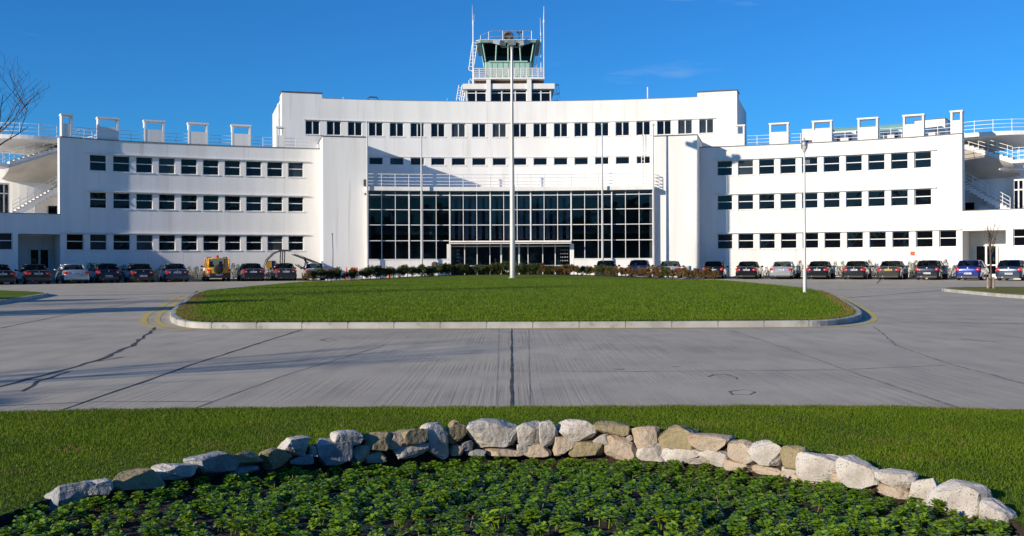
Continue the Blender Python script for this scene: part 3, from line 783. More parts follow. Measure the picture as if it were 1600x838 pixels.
b = MB(); b.arc(tl, tr, RU-.02, RU+.27, ZU+.002, ZU+.03); build('roof_edge', b, M['roof'], T)
for a_, b_ in ((t0, tl), (tr, t1)):
    b = MB(); b.arc(a_, b_, RU, RU+2.2, ZU+.002, ZU+.40); pb = build('roof_upstand', b, M['wall'], T)
    b = MB(); b.arc(a_-.0008, b_+.0008, RU-.06, RU+2.3, ZU+.402, ZU+.50); build('coping', b, M['coping'], pb)
b = MB(); b.arc(c20[0]-hwu-.003, c20[-1]+hwu+.003, RU-.10, RU-.002, 14.13, 14.19); build('window_hood', b, M['white'], T); b = MB(); b.arc(c20[3]-hwu-.003, c20[16]+hwu+.002, RU-.06, RU-.002, 10.98, 11.02); build('window_hood', b, M['white'], T)
b = MB(); b.tube([A(t0-.004, RU+.3, ZW), A(t0-.004, RU+.3, ZU-.6)], .13, 8); build('rainwater_pipe', b, M['white'], T)
# glazed hall
h0, h1 = TH(574, RG), TH(1021.5, RG)
b = MB(); b.arc(h0-.001, h1+.001, RG-.42, RP-.003, 7.47, 7.80); b.arc(TH(575.5, RP), TH(1022.5, RP), RP-.003, RU-.003, 7.45, 7.72); build('hall_roof_slab', b, M['wall'], T)
e0, e1 = TH(702.5, RG), TH(892.5, RG)
for q0, q1, q2 in ((h0, e0-.004, h0), (e1+.004, h1, h1-.002)):
    b = MB(); b.arc(q0, q1, RG, RG+.25, 0, 1.66); b.arc(q2, q2+.002, RG+.25, RP-.01, 0, 7.4); build('hall_wall', b, M['wall'], T)
for q0, q1 in ((h0, e0-.002), (e1+.002, h1)): b = MB(); b.arc(q0, q1, RG-.06, RG+.2, 1.662, 1.73); build('hall_sill', b, M['white'], T)
zr = [1.73, 3.27, 4.60, 5.89, 7.12, 7.46]
nb_ = 21; tt = [h0+.001+(h1-h0-.002)*i/nb_ for i in range(nb_+1)]
for gI in range(7):
    a_, c_ = tt[gI*3], tt[gI*3+3]; mid = 2 <= gI <= 4
    lo_ = 3.27 if mid else 1.73
    f = MB()
    for k in range(gI*3+1, gI*3+3): f.arc(tt[k]-.00042, tt[k]+.00042, RG+.02, RG+.12, lo_, 7.465)
    f.arc(a_-.0009, a_+.0009, RG-.03, RG+.16, lo_, 7.466)
    if gI == 6: f.arc(c_-.0009, c_+.0004, RG-.03, RG+.16, lo_, 7.466)
    for z in zr[1:-1]:
        if z < lo_+.01 and mid: continue
        f.arc(a_+.0009, c_-.0009, RG+.03, RG+.11, z-.03, z+.03)
    fo = build('glazed_bay', f, M['white'], T)
    q = MB(); q.arc(a_, c_, RG+.06, RG+.075, lo_, 7.46, 3); build('pane', q, M['hall_glass'], fo)
# interior of the hall
b = MB(); b.arc(h0, h1, RG+.3, RU+3, -.02, .06); build('hall_floor', b, M['inner_floor'], T)
b = MB(); b.arc(h0, h1, RU+.5, RU+.8, .06, 7.4); b.arc(h0, h1, RG+3.0, RU+.5, 3.9, 4.15); b.arc(h0+.003, h0+.006, RG+.4, RU+.5, .06, 7.4, 1); b.arc(h1-.006, h1-.003, RG+.4, RU+.5, .06, 7.4, 1)
for k in range(2, 20, 3): b.arc(tt[k]-.003, tt[k]+.003, RG+2.8, RG+3.1, .06, 7.4)
build('hall_interior', b, M['dark_inside'], T)
for k in range(6, 15):
    for j in range(2):
        c = MB(); a_ = tt[k]+.0022+j*.0095; wv = MB(); n_ = 14; wd = random.uniform(.004, .0065); vs = []
        for i in range(n_+1):
            t = a_+wd*i/n_; r = RG+.55+.05*math.sin(i*1.9)
            vs += [A(t, r, 3.4), A(t, r, 7.0)]
        wv.add(vs, [(2*i, 2*i+2, 2*i+3, 2*i+1) for i in range(n_)])
        build('curtain', wv, M['curtain'], T)
# entrance: canopy, side posts, doors
b = MB(); b.arc(e0-.0005, e1+.0005, RG-1.1, RG+.4, 2.98, 3.14); b.arc(e0-.0005, e1+.0005, RG-.95, RG+.4, 3.142, 3.24)
cp = build('entrance_canopy', b, M['wall'], T)
b = MB(); b.arc(e0, e1, RG-1.14, RG-1.10, 3.06, 3.12); build('canopy_trim', b, M['rust'], cp)
RD = RG+.6
for q0, q1 in ((e0-.0038, e0+.0018), (e1-.0018, e1+.0038)): b = MB(); b.arc(q0, q1, RG-.02, RD+.2, 0, 2.975); build('entrance_pier', b, M['wall'], T)
dpx = [708, 726, 745.5, 765.5, 783, 797.5, 811, 825, 848, 867.5, 888]
f = MB()
for i, x in enumerate(dpx[1:-1]):
    t = TH(x, RD); w_ = .0016 if i in (3, 5) else .0008
    f.arc(t-w_/1.5, t+w_/1.5, RD-.02, RD+.08, .06, 2.97)
f.arc(e0, e1, RD, RD+.07, 2.75, 2.83); f.arc(TH(783, RD), TH(811, RD), RD-.01, RD+.06, 1.05, 1.15); f.arc(TH(783, RD), TH(811, RD), RD-.01, RD+.06, .06, .3)
do = build('entrance_screen', f, M['white'], T)
q = MB(); q.arc(e0+.002, e1-.002, RD+.03, RD+.04, .06, 2.97); build('pane', q, M['hall_glass'], do)
q = MB(); t = e0+.003
while t < e1-.003:
    if not (TH(783, RD) < t < TH(811, RD)): q.arc(t, t+.0011, RD+.0, RD+.012, 1.08, 1.17, 1)
    t += .0020
build('manifestation_dots', q, M['white'], do)
q = MB()
for x0, x1, z0 in ((711, 716, 1.5), (873, 886, 1.5)):
    for i in range(5 if x0 > 800 else 2):
        for j in range(4):
            t = TH(x0+3+i*2.6, RD); q.arc(t, t+.0007, RD+.0, RD+.012, z0+j*.3, z0+j*.3+.09, 1)
build('window_transfer', q, M['curtain'], do)
b = MB(); b.box(-.32, .32, -.15, .15, .6, 1.35, Matrix.Translation(A(TH(795, RG-.6), RG-.6, 0)) ); build('notice_board', b, M['white'], T)
# balcony railing
r = MB(); ba, bb_ = TH(575, RG-.2), TH(1021, RG-.2)
for dz in (.22, .48, .78, 1.06): r.rail(ba, bb_, RG-.25, 7.80+dz, .025 if dz < 1 else .032)
n_ = 21
for i in range(n_+1):
    t = ba+(bb_-ba)*i/n_; r.tube([A(t, RG-.25, 7.8), A(t, RG-.25, 8.86)], .028, 5)
for t in (ba, bb_):
    for dz in (.22, .48, .78, 1.06): r.tube([A(t, RG-.25, 7.8+dz), A(t, RP-.02, 7.8+dz)], .025, 5)
build('balcony_railing', r, M['white'], T)
# wall fittings: ladder beside right pylon, small boxes
r = MB()
for t in (TH(1003, RU-.2), TH(1007.5, RU-.2)): r.tube([A(t, RU-.15, 8.0), A(t, RU-.15, 12.9)], .03, 5)
ta, tb = TH(1003, RU-.2), TH(1007.5, RU-.2)
for i in range(14): r.tube([A(ta, RU-.15, 8.2+i*.33), A(tb, RU-.15, 8.2+i*.33)], .018, 4)
build('wall_ladder', r, M['white'], T)
b = MB(); b.box(-.14, .14, -.14, 0, 0, .55, Matrix.Translation(A(TH(571.5, RP), RP-.002, 7.9))); b.box(-.07, .07, -.1, 0, -.75, -.6, Matrix.Translation(A(TH(571.5, RP), RP-.002, 7.9))); build('junction_box', b, M['frame_dark'], T)
b = MB(); b.lathe([(0, 0), (.26, 0), (.26, .04), (0, .04)], n=20, m=Matrix.Translation(A(TH(679, RG), RG-.045, 1.25)) @ Matrix.Rotation(R_(90), 4, 'X')); b.box(-.2, .2, -.05, -.002, .55, .72, Matrix.Translation(A(TH(679, RG), RG, 0)))
build('round_plaque', b, M['coping'], T)
b = MB(); b.box(-.16, .16, -.03, -.002, 1.85, 2.15, Matrix.Translation(A(TH(1426, RW), RW, 0)) @ Matrix.Rotation(-TH(1426, RW), 4, 'Z')); build('fire_point_sign', b, M['orange'], T)
# roof pipes on the central block
r = MB(); r.tube([A(TH(576, RU+1), RU+1, ZU), A(TH(576, RU+1), RU+1, ZU+.32), A(TH(578, RU+1), RU+1, ZU+.42), A(TH(589, RU+1), RU+1, ZU+.42), A(TH(591, RU+1), RU+1, ZU+.32), A(TH(591, RU+1), RU+1, ZU)], .06, 6); build('vent_hoop', r, M['coping'], T)
r = MB(); r.tube([A(TH(1013, RU+.5), RU+.5, ZU-.1), A(TH(1013, RU+.5), RU+.5, ZU+1.15)], .06, 6); build('vent_pipe', r, M['white'], T)
r = MB(); r.tube([A(TH(539, RU+.5), RU+.5, ZU-.1), A(TH(537, RU+.5), RU+.5, ZU+.25)], .04, 6); r.tube([A(TH(699, RU+.5), RU+.5, ZU-.1), A(TH(700, RU+.5), RU+.5, ZU+.35)], .02, 6); build('vent_stub', r, M['white'], T)
# ---- end terraces: drum, helical stair, round deck
RW_ = RW
def end_terrace(s):
    RW = RW_+4.4; K = 1+4.4/78
    def zz(z): return CAMZ+(z-CAMZ)*K
    ZB = ZPOD-.12
    X = (lambda x: x) if s < 0 else (lambda x: 1597.5-x)
    def th(x, R): return TH(X(x), R, 300)
    def arcp(mb, xa, xb, r0, r1, z0, z1): a, b = sorted((th(xa, RW+.6), th(xb, RW+.6))); mb.arc(a, b, r0, r1, z0, z1)
    # drum
    c = A(th(48, RW+9), RW+9.2, 0); b = MB(); b.lathe([(5.6, ZB), (5.6, zz(9.1)), (0, zz(9.15))], (c.x, c.y, 0), 64)
    build('stair_drum', b, M['wall'], T, smooth=False)
    # rear screen wall closing the terrace towards the wing
    b = MB(); arcp(b, 140, 70, RW+4.6, RW+4.9, ZB, zz(9.2)); build('terrace_wall', b, M['wall'], T)
    # soffit shell under the upper flight
    n_, m_ = 28, 10; vs = []; b = MB()
    for i in range(n_+1):
        u = i/n_; x = 12+(130-12)*u
        zf = 8.75+(10.15-8.75)*min(1, (x-12)/78); zb = 8.1-.9*min(1, (x-12)/78)
        for j in range(m_+1):
            v = j/m_; r = RW+1.0+3.6*v; z = zf+(zb-zf)*(v**.6)
            vs.append(A(th(x, RW+1.0), r, zz(z)))
    b.add(vs, [(i*(m_+1)+j, (i+1)*(m_+1)+j, (i+1)*(m_+1)+j+1, i*(m_+1)+j+1) for i in range(n_) for j in range(m_)])
    build('stair_soffit', b, M['stucco_tan'], T, smooth=True)
    # flights
    def flight(x0, z0, x1, z1, n, r0, r1, solid):
        z0, z1 = zz(z0), zz(z1)
        tr = MB(); st = MB(); rl = MB(); ta, tb = th(x0, RW+.8), th(x1, RW+.8)
        for i in range(n):
            a = ta+(tb-ta)*i/n; c_ = ta+(tb-ta)*(i+1)/n; z = z0+(z1-z0)*i/n
            lo, hi = sorted((a, c_)); tr.arc(lo, hi, r0, r1, z-.05, z, 1)
            zn = z0+(z1-z0)*(i+1)/n
            st.arc(lo, hi, r0+.04, r1-.04, (zn-.38 if not solid else ZB), z-.052, 1)
        k = build('staircase', st, M['wall'], T); build('treads', tr, M['step'], k)
        m = 24
        for dz in (.32, .62, .95):
            rl.tube([A(ta+(tb-ta)*i/m, r0+.05, z0+(z1-z0)*i/m+dz) for i in range(m+1)], .024, 5)
        for i in range(0, n+1, 2): t = ta+(tb-ta)*i/n; rl.tube([A(t, r0+.05, z0+(z1-z0)*i/n-.1), A(t, r0+.05, z0+(z1-z0)*i/n+.95)], .026, 5)
        build('stair_railing', rl, M['white'], k)
    flight(128, 11.2, 14, 9.15, 15, RW+1.12, RW+2.4, False)
    flight(100, 7.75, 18, 5.30, 14, RW+1.12, RW+2.3, False)
    b = MB(); arcp(b, 14, -40, RW+1.1, RW+3.6, zz(8.8), zz(9.05)); build('landing', b, M['wall'], T)
    r = MB(); a_, c_ = th(14, RW+.8), th(-40, RW+.8)
    for dz in (.3, .6, .95): r.rail(a_, c_, RW+1.15, zz(9.05)+dz, .024); r.rail(a_, c_, RW+3.5, zz(9.05)+dz, .024)
    for i in range(6):
        for R in (RW+1.15, RW+3.5): t = a_+(c_-a_)*i/5; r.tube([A(t, R, zz(9.05)), A(t, R, zz(10.0))], .026, 5)
    build('landing_railing', r, M['white'], T)
    # round viewing deck
    c = A(th(44, RW+5.6), RW+5.7, 0); b = MB(); rad = 5.4
    b.lathe([(0, zz(10.30)), (1.0, zz(10.32)), (3.2, zz(10.55)), (rad-.35, zz(10.93)), (rad, zz(10.95)), (rad, zz(11.26)), (rad-.15, zz(11.27)), (0, zz(11.2))], (c.x, c.y, 0), 72)
    dk = build('viewing_deck', b, M['wall'], T)
    r = MB(); rr = rad-.12
    for dz in (.3, .6, .92): r.tube([(c.x+rr*math.cos(k*R_(5)), c.y+rr*math.sin(k*R_(5)), zz(11.27)+dz) for k in range(73)], .026, 5, cap=False)
    for k in range(24): a = k*R_(15)+.07; r.tube([(c.x+rr*math.cos(a), c.y+rr*math.sin(a), zz(11.2)), (c.x+rr*math.cos(a), c.y+rr*math.sin(a), zz(12.2))], .028, 5)
    build('deck_railing', r, M['white'], dk)
    r = MB(); ex = A(th(88, RW+6), RW+6.3, 0); r.lathe([(.35, ZB), (.35, zz(10.4))], (ex.x, ex.y, 0), 16); build('deck_column', r, M['wall'], T)
    # small door and cooling unit under the lower flight
    q = MB(); Rw = RW+2.38
    a, b2 = sorted((th(110, Rw), th(52, Rw))); q.arc(a, b2, RW+2.34, RW+2.5, ZB, zz(6.65)); build('under_stair_wall', q, M['wall'], T)
    q = MB(); a, b2 = sorted((th(88, Rw), th(74, Rw))); q.arc(a, b2, RW+2.27, RW+2.34, ZB, zz(6.0)); build('service_door', q, M['pane'], T)
    q = MB(); a, b2 = sorted((th(67, Rw), th(51, Rw))); q.arc(a, b2, RW+1.9, RW+2.3, ZB, zz(ZPOD+.45)); build('cooling_unit', q, M['white'], T)
    # tall window left of the drum
    q = MB(); Rw = RW+3.35; a, b2 = sorted((th(11, Rw), th(-20, Rw)))
    q.arc(a, b2, Rw, Rw+.1, 5.2, zz(7.6)); wd = build('terrace_window', q, M['pane'], T)
    q = MB(); q.arc(a-.0008, b2+.0008, Rw-.05, Rw, zz(7.6), zz(7.72)); q.arc(a, b2, Rw-.04, Rw-.005, zz(6.85), zz(6.95))
    for i in range(5): t = a+(b2-a)*i/4; q.arc(t-.0007, t+.0007, Rw-.05, Rw-.003, 5.2, zz(7.6))
    build('frame', q, M['white'], wd)
end_terrace(-1); end_terrace(1)
# ------------------------------------------------------------------ rooftop plant on the right wing (things standing on the roof)
def on_roof(name, px0, px1, py0, R, depth, m, label, cat, zb=ZW-.12, dark=None, py=None):
    t0, t1 = TH(px0, R), TH(px1, R); zt = ZA((px0+px1)/2, py0, R); r = empty(name, A((t0+t1)/2, R, zb), label, cat, world=True)
    b = MB(); b.arc(t0, t1, R, R+depth, zb, zt); build('casing', b, m, r)
    b = MB(); b.arc(t0-.0006, t1+.0006, R-.03, R+depth+.03, zt+.002, zt+.06); build('lid', b, dark or m, r)
    n_ = max(2, int((t1-t0)/.012))
    for i in range(n_): t = t0+(t1-t0)*(i+.35)/n_; b = MB(); b.arc(t, t+(t1-t0)*.3/n_, R-.015, R-.002, zb+.25, min(zt-.1, zb+.9)); build('louvre', b, M['frame_dark'], r)
    return r
on_roof('plant_cabin', 1254, 1300, 202, RW+4, 2.5, M['wall'], 'low white plant cabin on the right wing roof behind the second roof frame', 'plant room')
on_roof('air_handling_unit', 1302, 1338, 206.5, RW+3, 2, M['wall'], 'white air handling unit with dark grilles behind the railing of the right wing roof', 'air unit')
on_roof('plant_screen', 1302, 1412, 198, RW+6.5, 2, M['teal'], 'long low teal clad plant screen on the right wing roof', 'plant screen')
on_roof('plant_cabin', 1376, 1410, 205, RW+3, 2, M['wall'], 'white roof cabin between the two tallest frames of the right wing', 'plant room')
on_roof('stair_penthouse', 1430, 1478, 187.5, RW+3.2, 4, M['wall'], 'white rooftop penthouse with a dark flat roof beside the end frame of the right wing', 'penthouse', dark=M['coping'])
# ------------------------------------------------------------------ control tower
TY = 95.0; tsc = F/TY
TW = empty('control_tower', (0, TY+2.5, 16.0), 'control tower with flared glass cab and pale green panels on the terminal roof', 'tower', world=True)
def tx(px): return (px-800)/tsc
def tz(py): return CAMZ+(410-py)/tsc
b = MB(); x0, x1 = tx(730), tx(861.5)
b.box(x0-.35, x1+.35, TY-.4, TY+6, tz(140.2), tz(132)); b.box(x0, x1, TY+.12, TY+5.6, ZU-.1, tz(140.3))
for a_, c_ in ((761, 767.8), (824.3, 831.2)): b.box(tx(a_), tx(c_), TY-.55, TY+.3, ZU-.1, tz(125.6))
build('base_storey', b, M['wall'], TW)
b = MB(); b.box(x0+.15, x1-.15, TY+.0, TY+.1, ZU+.0, tz(141)); bp = build('base_window', b, M['pane'], TW)
b = MB()
for x in (730, 744.7, 761, 768, 785, 806, 824, 831, 846, 861): b.box(tx(x)-.06, tx(x)+.06, TY-.06, TY-.003, ZU-.05, tz(140.5))
b.box(x0, x1, TY-.05, TY-.004, tz(146.2), tz(145)); b.box(x0, x1, TY-.05, TY-.004, tz(141.4), tz(140.6)); build('frame', b, M['white'], bp)
b = MB(); b.box(tx(742), tx(850), TY+.3, TY+5.3, tz(132)+.01, tz(125.6)); build('neck', b, M['rust'], TW)
# octagonal-plan upper parts
def octo(mb, xh, yc, yh, z0, z1, xh1=None, yh1=None, ch=.12):
    xh1 = xh1 or xh; yh1 = yh1 or yh; vs = []
    for z, a, d in ((z0, xh, yh), (z1, xh1, yh1)):
        c = ch*d
        for x, y in ((-a+c, -d), (a-c, -d), (a, -d+c), (a, d-c), (a-c, d), (-a+c, d), (-a, d-c), (-a, -d+c)): vs.append((tx(795.3)+x, yc+y, z))
    mb.add(vs, [tuple(range(8))[::-1], tuple(range(8, 16))]+[(i, (i+1) % 8, 8+(i+1) % 8, 8+i) for i in range(8)])
YC = TY+3.0
b = MB(); b.box(tx(741), tx(851.5), TY-.6, TY+6.2, tz(125.5), tz(122.8)); bs = build('balcony', b, M['wall'], TW)
r = MB(); za = tz(122.8)
for y in (108.6, 111.6, 114.6, 117.6, 120.4):
    for (a_, c_, d_, e_) in ((tx(741.5), TY-.5, tx(851), TY-.5), (tx(741.5), TY-.5, tx(741.5), TY+6), (tx(851), TY-.5, tx(851), TY+6)): r.tube([(a_, c_, tz(y)), (d_, e_, tz(y))], .045, 5)
for i in range(13): x = tx(741.5)+(tx(851)-tx(741.5))*i/12; r.tube([(x, TY-.5, za), (x, TY-.5, tz(108.3))], .04, 5)
build('railing', r, M['white'], bs)
hw0 = (833-757)/2/tsc
b = MB(); octo(b, hw0, YC, 2.5, za, tz(95)); build('cab_base', b, M['green'], TW)
b = MB()
for i in range(9): x = tx(757+4+i*8.6); b.box(x-.02, x+.02, YC-2.53, YC-2.502, za, tz(95.2))
build('panel_joint', b, M['cab_roof'], TW)
hw1 = (845-747)/2/tsc
b = MB(); octo(b, hw0+.02, YC, 2.52, tz(94.8), tz(67), hw1-.38, 2.85); cg = build('cab_glazing', b, M['cab_glass'], TW)
b = MB(); n_ = 5
zb_, zt_ = tz(94.8), tz(67)
for xb, xt in ((-.93, -.93), (-.52, -.42), (.0, .0), (.52, .42), (.93, .93)):
    b = MB(); b.tube([(tx(795.3)+xb*hw0*1.0*1.0, YC-2.56, zb_), (tx(795.3)+xt*(hw1-.36), YC-2.90, zt_)], .07, 5); build('mullion', b, M['green'], cg)
for s_ in (-1, 1):
    b = MB(); b.tube([(tx(795.3)+s_*(hw0+.03), YC-2.53+.35, zb_), (tx(795.3)+s_*(hw1-.36), YC-2.87+.38, zt_)], .08, 5); build('mullion', b, M['green'], cg); b = MB()
    b.tube([(tx(795.3)+s_*(hw0+.03), YC+1.8, zb_), (tx(795.3)+s_*(hw1-.36), YC+2.1, zt_)], .08, 5); build('mullion', b, M['green'], cg)
b = MB(); b.box(tx(795.3)-hw0*.8, tx(795.3)+hw0*.8, YC-2.62, YC-2.54, zb_-.08, zb_+.05)
build('window_board', b, M['green'], cg)
b = MB(); b.box(tx(795.3)-1.3, tx(795.3)+1.3, YC-1.0, YC+1.0, tz(94), tz(88)); octo(b, hw0-.2, YC, 2.3, tz(94.6), tz(94.2)); build('control_desk', b, M['plastic'], TW)
b = MB(); octo(b, hw1+.05, YC, 3.25, tz(67.3), tz(63.8)); build('cab_roof', b, M['cab_roof'], TW)
b = MB(); octo(b, hw1+.10, YC, 3.30, tz(63.8)+.002, tz(63)); build('roof_edge', b, M['white'], TW)
r = MB(); zr_ = tz(63)
for y in (48.5, 57):
    q = [(tx(751.5), YC-1.2), (tx(770), YC-3.0), (tx(832), YC-3.0), (tx(833), YC+2), (tx(752), YC+2), (tx(751.5), YC-1.2)]
    r.tube([(a_, c_, tz(y)) for a_, c_ in q], .035, 5)
for a_, c_ in ((tx(751.5), YC-1.2), (tx(765), YC-2.7), (tx(787), YC-3), (tx(818.5), YC-3.0), (tx(832), YC-3), (tx(752), YC+2), (tx(833), YC+2)): r.tube([(a_, c_, zr_), (a_, c_, tz(48.3))], .035, 5)
build('roof_railing', r, M['steel'], TW)
b = MB(); m = Matrix.Translation((tx(795), YC-1, tz(50.2))) @ Matrix.Rotation(R_(90), 4, 'X')
b.lathe([(.40, .10), (.52, .04), (.56, -.02), (.50, -.10), (.3, -.18), (0, -.2)], n=24, m=m)
for k in range(8): a = k*R_(22.5); b.tube([m @ Vector((-.5*math.cos(a), -.5*math.sin(a), .06)), m @ Vector((.5*math.cos(a), .5*math.sin(a), .06))], .012, 4)
b.tube([(tx(795), YC-1, tz(58)), (tx(795), YC-1, zr_)], .09, 8); b.box(tx(790), tx(800), YC-1.3, YC-.6, zr_, tz(60.5)); build('radar_dish', b, M['dish'], TW)
b = MB(); b.tube([(tx(812.5), YC-1, zr_), (tx(812.5), YC-1, tz(44.5))], .05, 6); b.tube([(tx(809.8), YC-1, tz(44)), (tx(815.5), YC-1, tz(44))], .03, 5)
for x in (810, 815.4): b.lathe([(0, -.14), (.11, -.05), (.13, .06), (0, .1)], (tx(x), YC-1, tz(43)), 8)
build('wind_gauge', b, M['frame_dark'], TW)
r = MB()
r.tube([(tx(740.6), TY, tz(131)), (tx(740.6), TY, tz(32))], [.09, .06], 6); r.tube([(tx(740), TY, tz(40)), (tx(739.5), TY, tz(8))], [.035, .012], 5); r.tube([(tx(742), TY, tz(34)), (tx(742), TY, tz(22))], [.02, .012], 5)
build('antenna_mast', r, M['white'], TW)
r = MB()
def lad(xa, ya, xb, yb, dx, Yp, n):
    r.tube([(tx(xa), Yp, tz(ya)), (tx(xb), Yp, tz(yb))], .05, 5); r.tube([(tx(xa+dx), Yp, tz(ya)), (tx(xb+dx), Yp, tz(yb))], .05, 5)
    for i in range(1, n): u = i/n; r.tube([(tx(xa+(xb-xa)*u), Yp, tz(ya+(yb-ya)*u)), (tx(xa+(xb-xa)*u+dx), Yp, tz(ya+(yb-ya)*u))], .035, 4)
lad(733, 106, 739.5, 62, 7.5, TY+1, 8); r.tube([(tx(733), TY+1, tz(106)), (tx(741.5), TY+1, tz(109))], .05, 5); r.tube([(tx(739), TY+1, tz(62)), (tx(751), TY+1, tz(66))], .05, 5)
build('access_ladder', r, M['white'], TW); r = MB()
lad(714.5, 158, 718.5, 134, 5, TY-.3, 6); build('access_ladder', r, M['white'], TW); r = MB(); lad(720.5, 158, 724.5, 134, 3.5, TY+1, 5)
build('access_ladder', r, M['white'], TW); r = MB()
r.tube([(tx(734), TY, tz(131)), (tx(734), TY, tz(126)), (tx(736), TY, tz(123)), (tx(738), TY, tz(126))], .05, 5)
build('access_ladder', r, M['white'], TW)
r = MB(); r.tube([(tx(851), TY, tz(124)), (tx(851), TY, tz(35))], [.05, .05], 6); r.tube([(tx(851.2), TY, tz(36)), (tx(851.2), TY, tz(32))], .09, 6); r.tube([(tx(851.2), TY, tz(32)), (tx(851.4), TY, tz(10))], [.05, .02], 5)
build('whip_antenna', r, M['white'], TW); r = MB()
r.tube([(tx(847.2), TY+1, tz(110)), (tx(847), TY+1, tz(48))], .045, 5); r.tube([(tx(846.5), TY+1, tz(50)), (tx(846), TY+1, tz(24))], [.03, .01], 5)
build('whip_antenna', r, M['white'], TW); r = MB()
r.tube([(tx(839.5), TY+1, tz(110)), (tx(839.5), TY+1, tz(88))], .03, 5); r.tube([(tx(837), TY+1, tz(98)), (tx(842), TY+1, tz(98))], .03, 4)
build('whip_antenna', r, M['white'], TW)
r = MB()
for y in (131.5, 145.5, 157):
    k = 8; r.tube([(tx(865)+.55*math.sin(math.pi*i/k)*1.1, TY+.6-.6*math.cos(math.pi*i/k), tz(y)) for i in range(k+1)], .025, 4)
for x in (870, 874): r.tube([(tx(x), TY+.3, tz(131.5)), (tx(x)+.15, TY+.3, tz(157.5))], .02, 4)
build('ladder_cage', r, M['coping'], TW)
# ------------------------------------------------------------------ masts and flagpoles
mp_ = P(801, 436.3, 71.9); mz = island_z(mp_.x, mp_.y)
fm = empty('floodlight_mast', (mp_.x, mp_.y, mz-.02), 'tall pale floodlight mast standing on the island lawn in front of the hall', 'light mast')
YM = mp_.y; msc = F/YM; top = CAMZ+(410-71)/msc-mz
b = MB(); b.tube([(0, 0, 0), (0, 0, top*.40), (0, 0, top*.401), (0, 0, top)], [.205, .18, .155, .085], 12); build('pole', b, M['mast'], fm)
b = MB(); b.tube([(0, 0, .02), (0, 0, .07)], .30, 12); build('base_plate', b, M['kerb'], fm)
b = MB(); b.tube([(-15/msc, 0, top-.1), (15/msc, 0, top-.1)], .04, 6); b.tube([(0, 0, top-.25), (0, 0, top+.1)], .12, 8); build('crossarm', b, M['mast'], fm)
for dx, rz in ((-19.5, .7), (0, 0), (19.5, -.7)):
    b = MB(); m = Matrix.Translation((dx/msc, -.1, top+.12)) @ Matrix.Rotation(rz, 4, 'Z') @ Matrix.Rotation(R_(18), 4, 'X')
    b.box(-.29, .29, -.40, .40, -.07, .17, m); b.box(-.2, .2, -.3, .2, .172, .25, m); b.tube([(dx*.8/msc, 0, top-.1), (dx/msc, -.1, top+.1)], .03, 5)
    lp = build('floodlight', b, M['steel'], fm); q = MB(); q.box(-.2, .2, -.3, .3, -.09, -.072, m); build('lens', q, M['lamp_white'], lp)
for x, ytop, Rf, lab in ((574.3, 192.5, RG-.6, 'leftmost white flagpole, beside the left pylon'), (659, 195, RG-.9, 'white flagpole in front of the left half of the glazed hall'), (941.5, 196.5, RG-.9, 'white flagpole in front of the right half of the glazed hall'), (1021.5, 196.5, RG-.6, 'rightmost white flagpole, beside the right pylon')):
    t = TH(x, Rf); p = A(t, Rf, 0); zt = ZA(x, ytop, Rf)
    fp = empty('flagpole', (p.x, p.y, 0), lab, 'flagpole', 'flagpoles in front of the glazed hall')
    b = MB(); b.tube([(0, 0, 0), (0, 0, zt*.5), (0, 0, zt)], [.105, .09, .06], 8); build('pole', b, M['pole'], fp)
    b = MB(); b.lathe([(0, .16), (.09, .12), (.11, .05), (.07, 0)], (0, 0, zt), 10); build('finial', b, M['green'], fp)
    b = MB(); b.lathe([(.2, 0), (.2, .06), (.12, .08)], n=12); build('base_plate', b, M['steel'], fp)
# small lamp post right
lp_ = G(1257.5, 458, .14); Yl = lp_.y; ls = F/Yl; top = CAMZ+(410-236)/ls+.0+.07
lo = empty('lamp_post', (lp_.x, lp_.y, .10), 'slender grey lamp post with a single lantern on the right of the island lawn', 'lamp post')
b = MB(); b.tube([(0, 0, 0), (0, 0, 1.0), (0, 0, 1.01), (0, 0, top-.15)], [.075, .075, .055, .038], 10); build('pole', b, M['pole'], lo)
b = MB(); b.lathe([(.04, -.28), (.06, -.2), (.12, -.12), (.14, .02), (.12, .12), (.05, .2), (.03, .30), (.0, .33)], (0, 0, top), 14); lh = build('lantern', b, M['steel'], lo)
b = MB(); b.lathe([(.05, -.24), (.11, -.12), (.125, -.02)], (0, -.01, top-.005), 14); build('lens', b, M['lamp_white'], lh)
b = MB(); b.box(.03, .2, -.08, .08, top-.75, top-.58); build('sensor_box', b, M['steel'], lo)
# street lamp coming in from the right
sl = P(1640, 266, 70); sl.z = 0; s2 = empty('street_lamp', (sl.x, sl.y, 0), 'grey street lamp whose arm and head reach in at the right edge above the podium', 'street lamp')
hz_ = P(1600, 266.5, 70).z; L_ = (1640-1562)/F*70
b = MB(); b.tube([(0, 0, 0), (0, 0, hz_-.2), (-.1, 0, hz_), (-.5, 0, hz_+.05), (-L_+.7, 0, hz_+.1)], [.1, .07, .06, .05, .04], 8); build('pole', b, M['steel'], s2)
b = MB(); m = Matrix.Translation((-L_+.35, 0, hz_+.08)) @ Matrix.Scale(1, 4); b.lathe([(0, -.45), (.09, -.35), (.14, -.1), (.13, .2), (.07, .42), (0, .48)], n=12, m=m @ Matrix.Rotation(R_(90), 4, 'Y')); build('lamp_head', b, M['steel'], s2)
tl_ = A(TH(519.5, RG-1), RG-1.0, 0); tp = empty('thin_post', (tl_.x, tl_.y, 0), 'thin dark post in front of the left pylon', 'post')
b = MB(); zt = ZA(519.5, 366, RG-1); b.tube([(0, 0, 0), (.05, 0, zt*.6), (0, 0, zt)], .03, 6); build('pole', b, M['frame_dark'], tp)
b = MB(); b.lathe([(0, -.06), (.08, 0), (0, .09)], (0, 0, zt), 8); build('sensor_head', b, M['frame_dark'], tp)
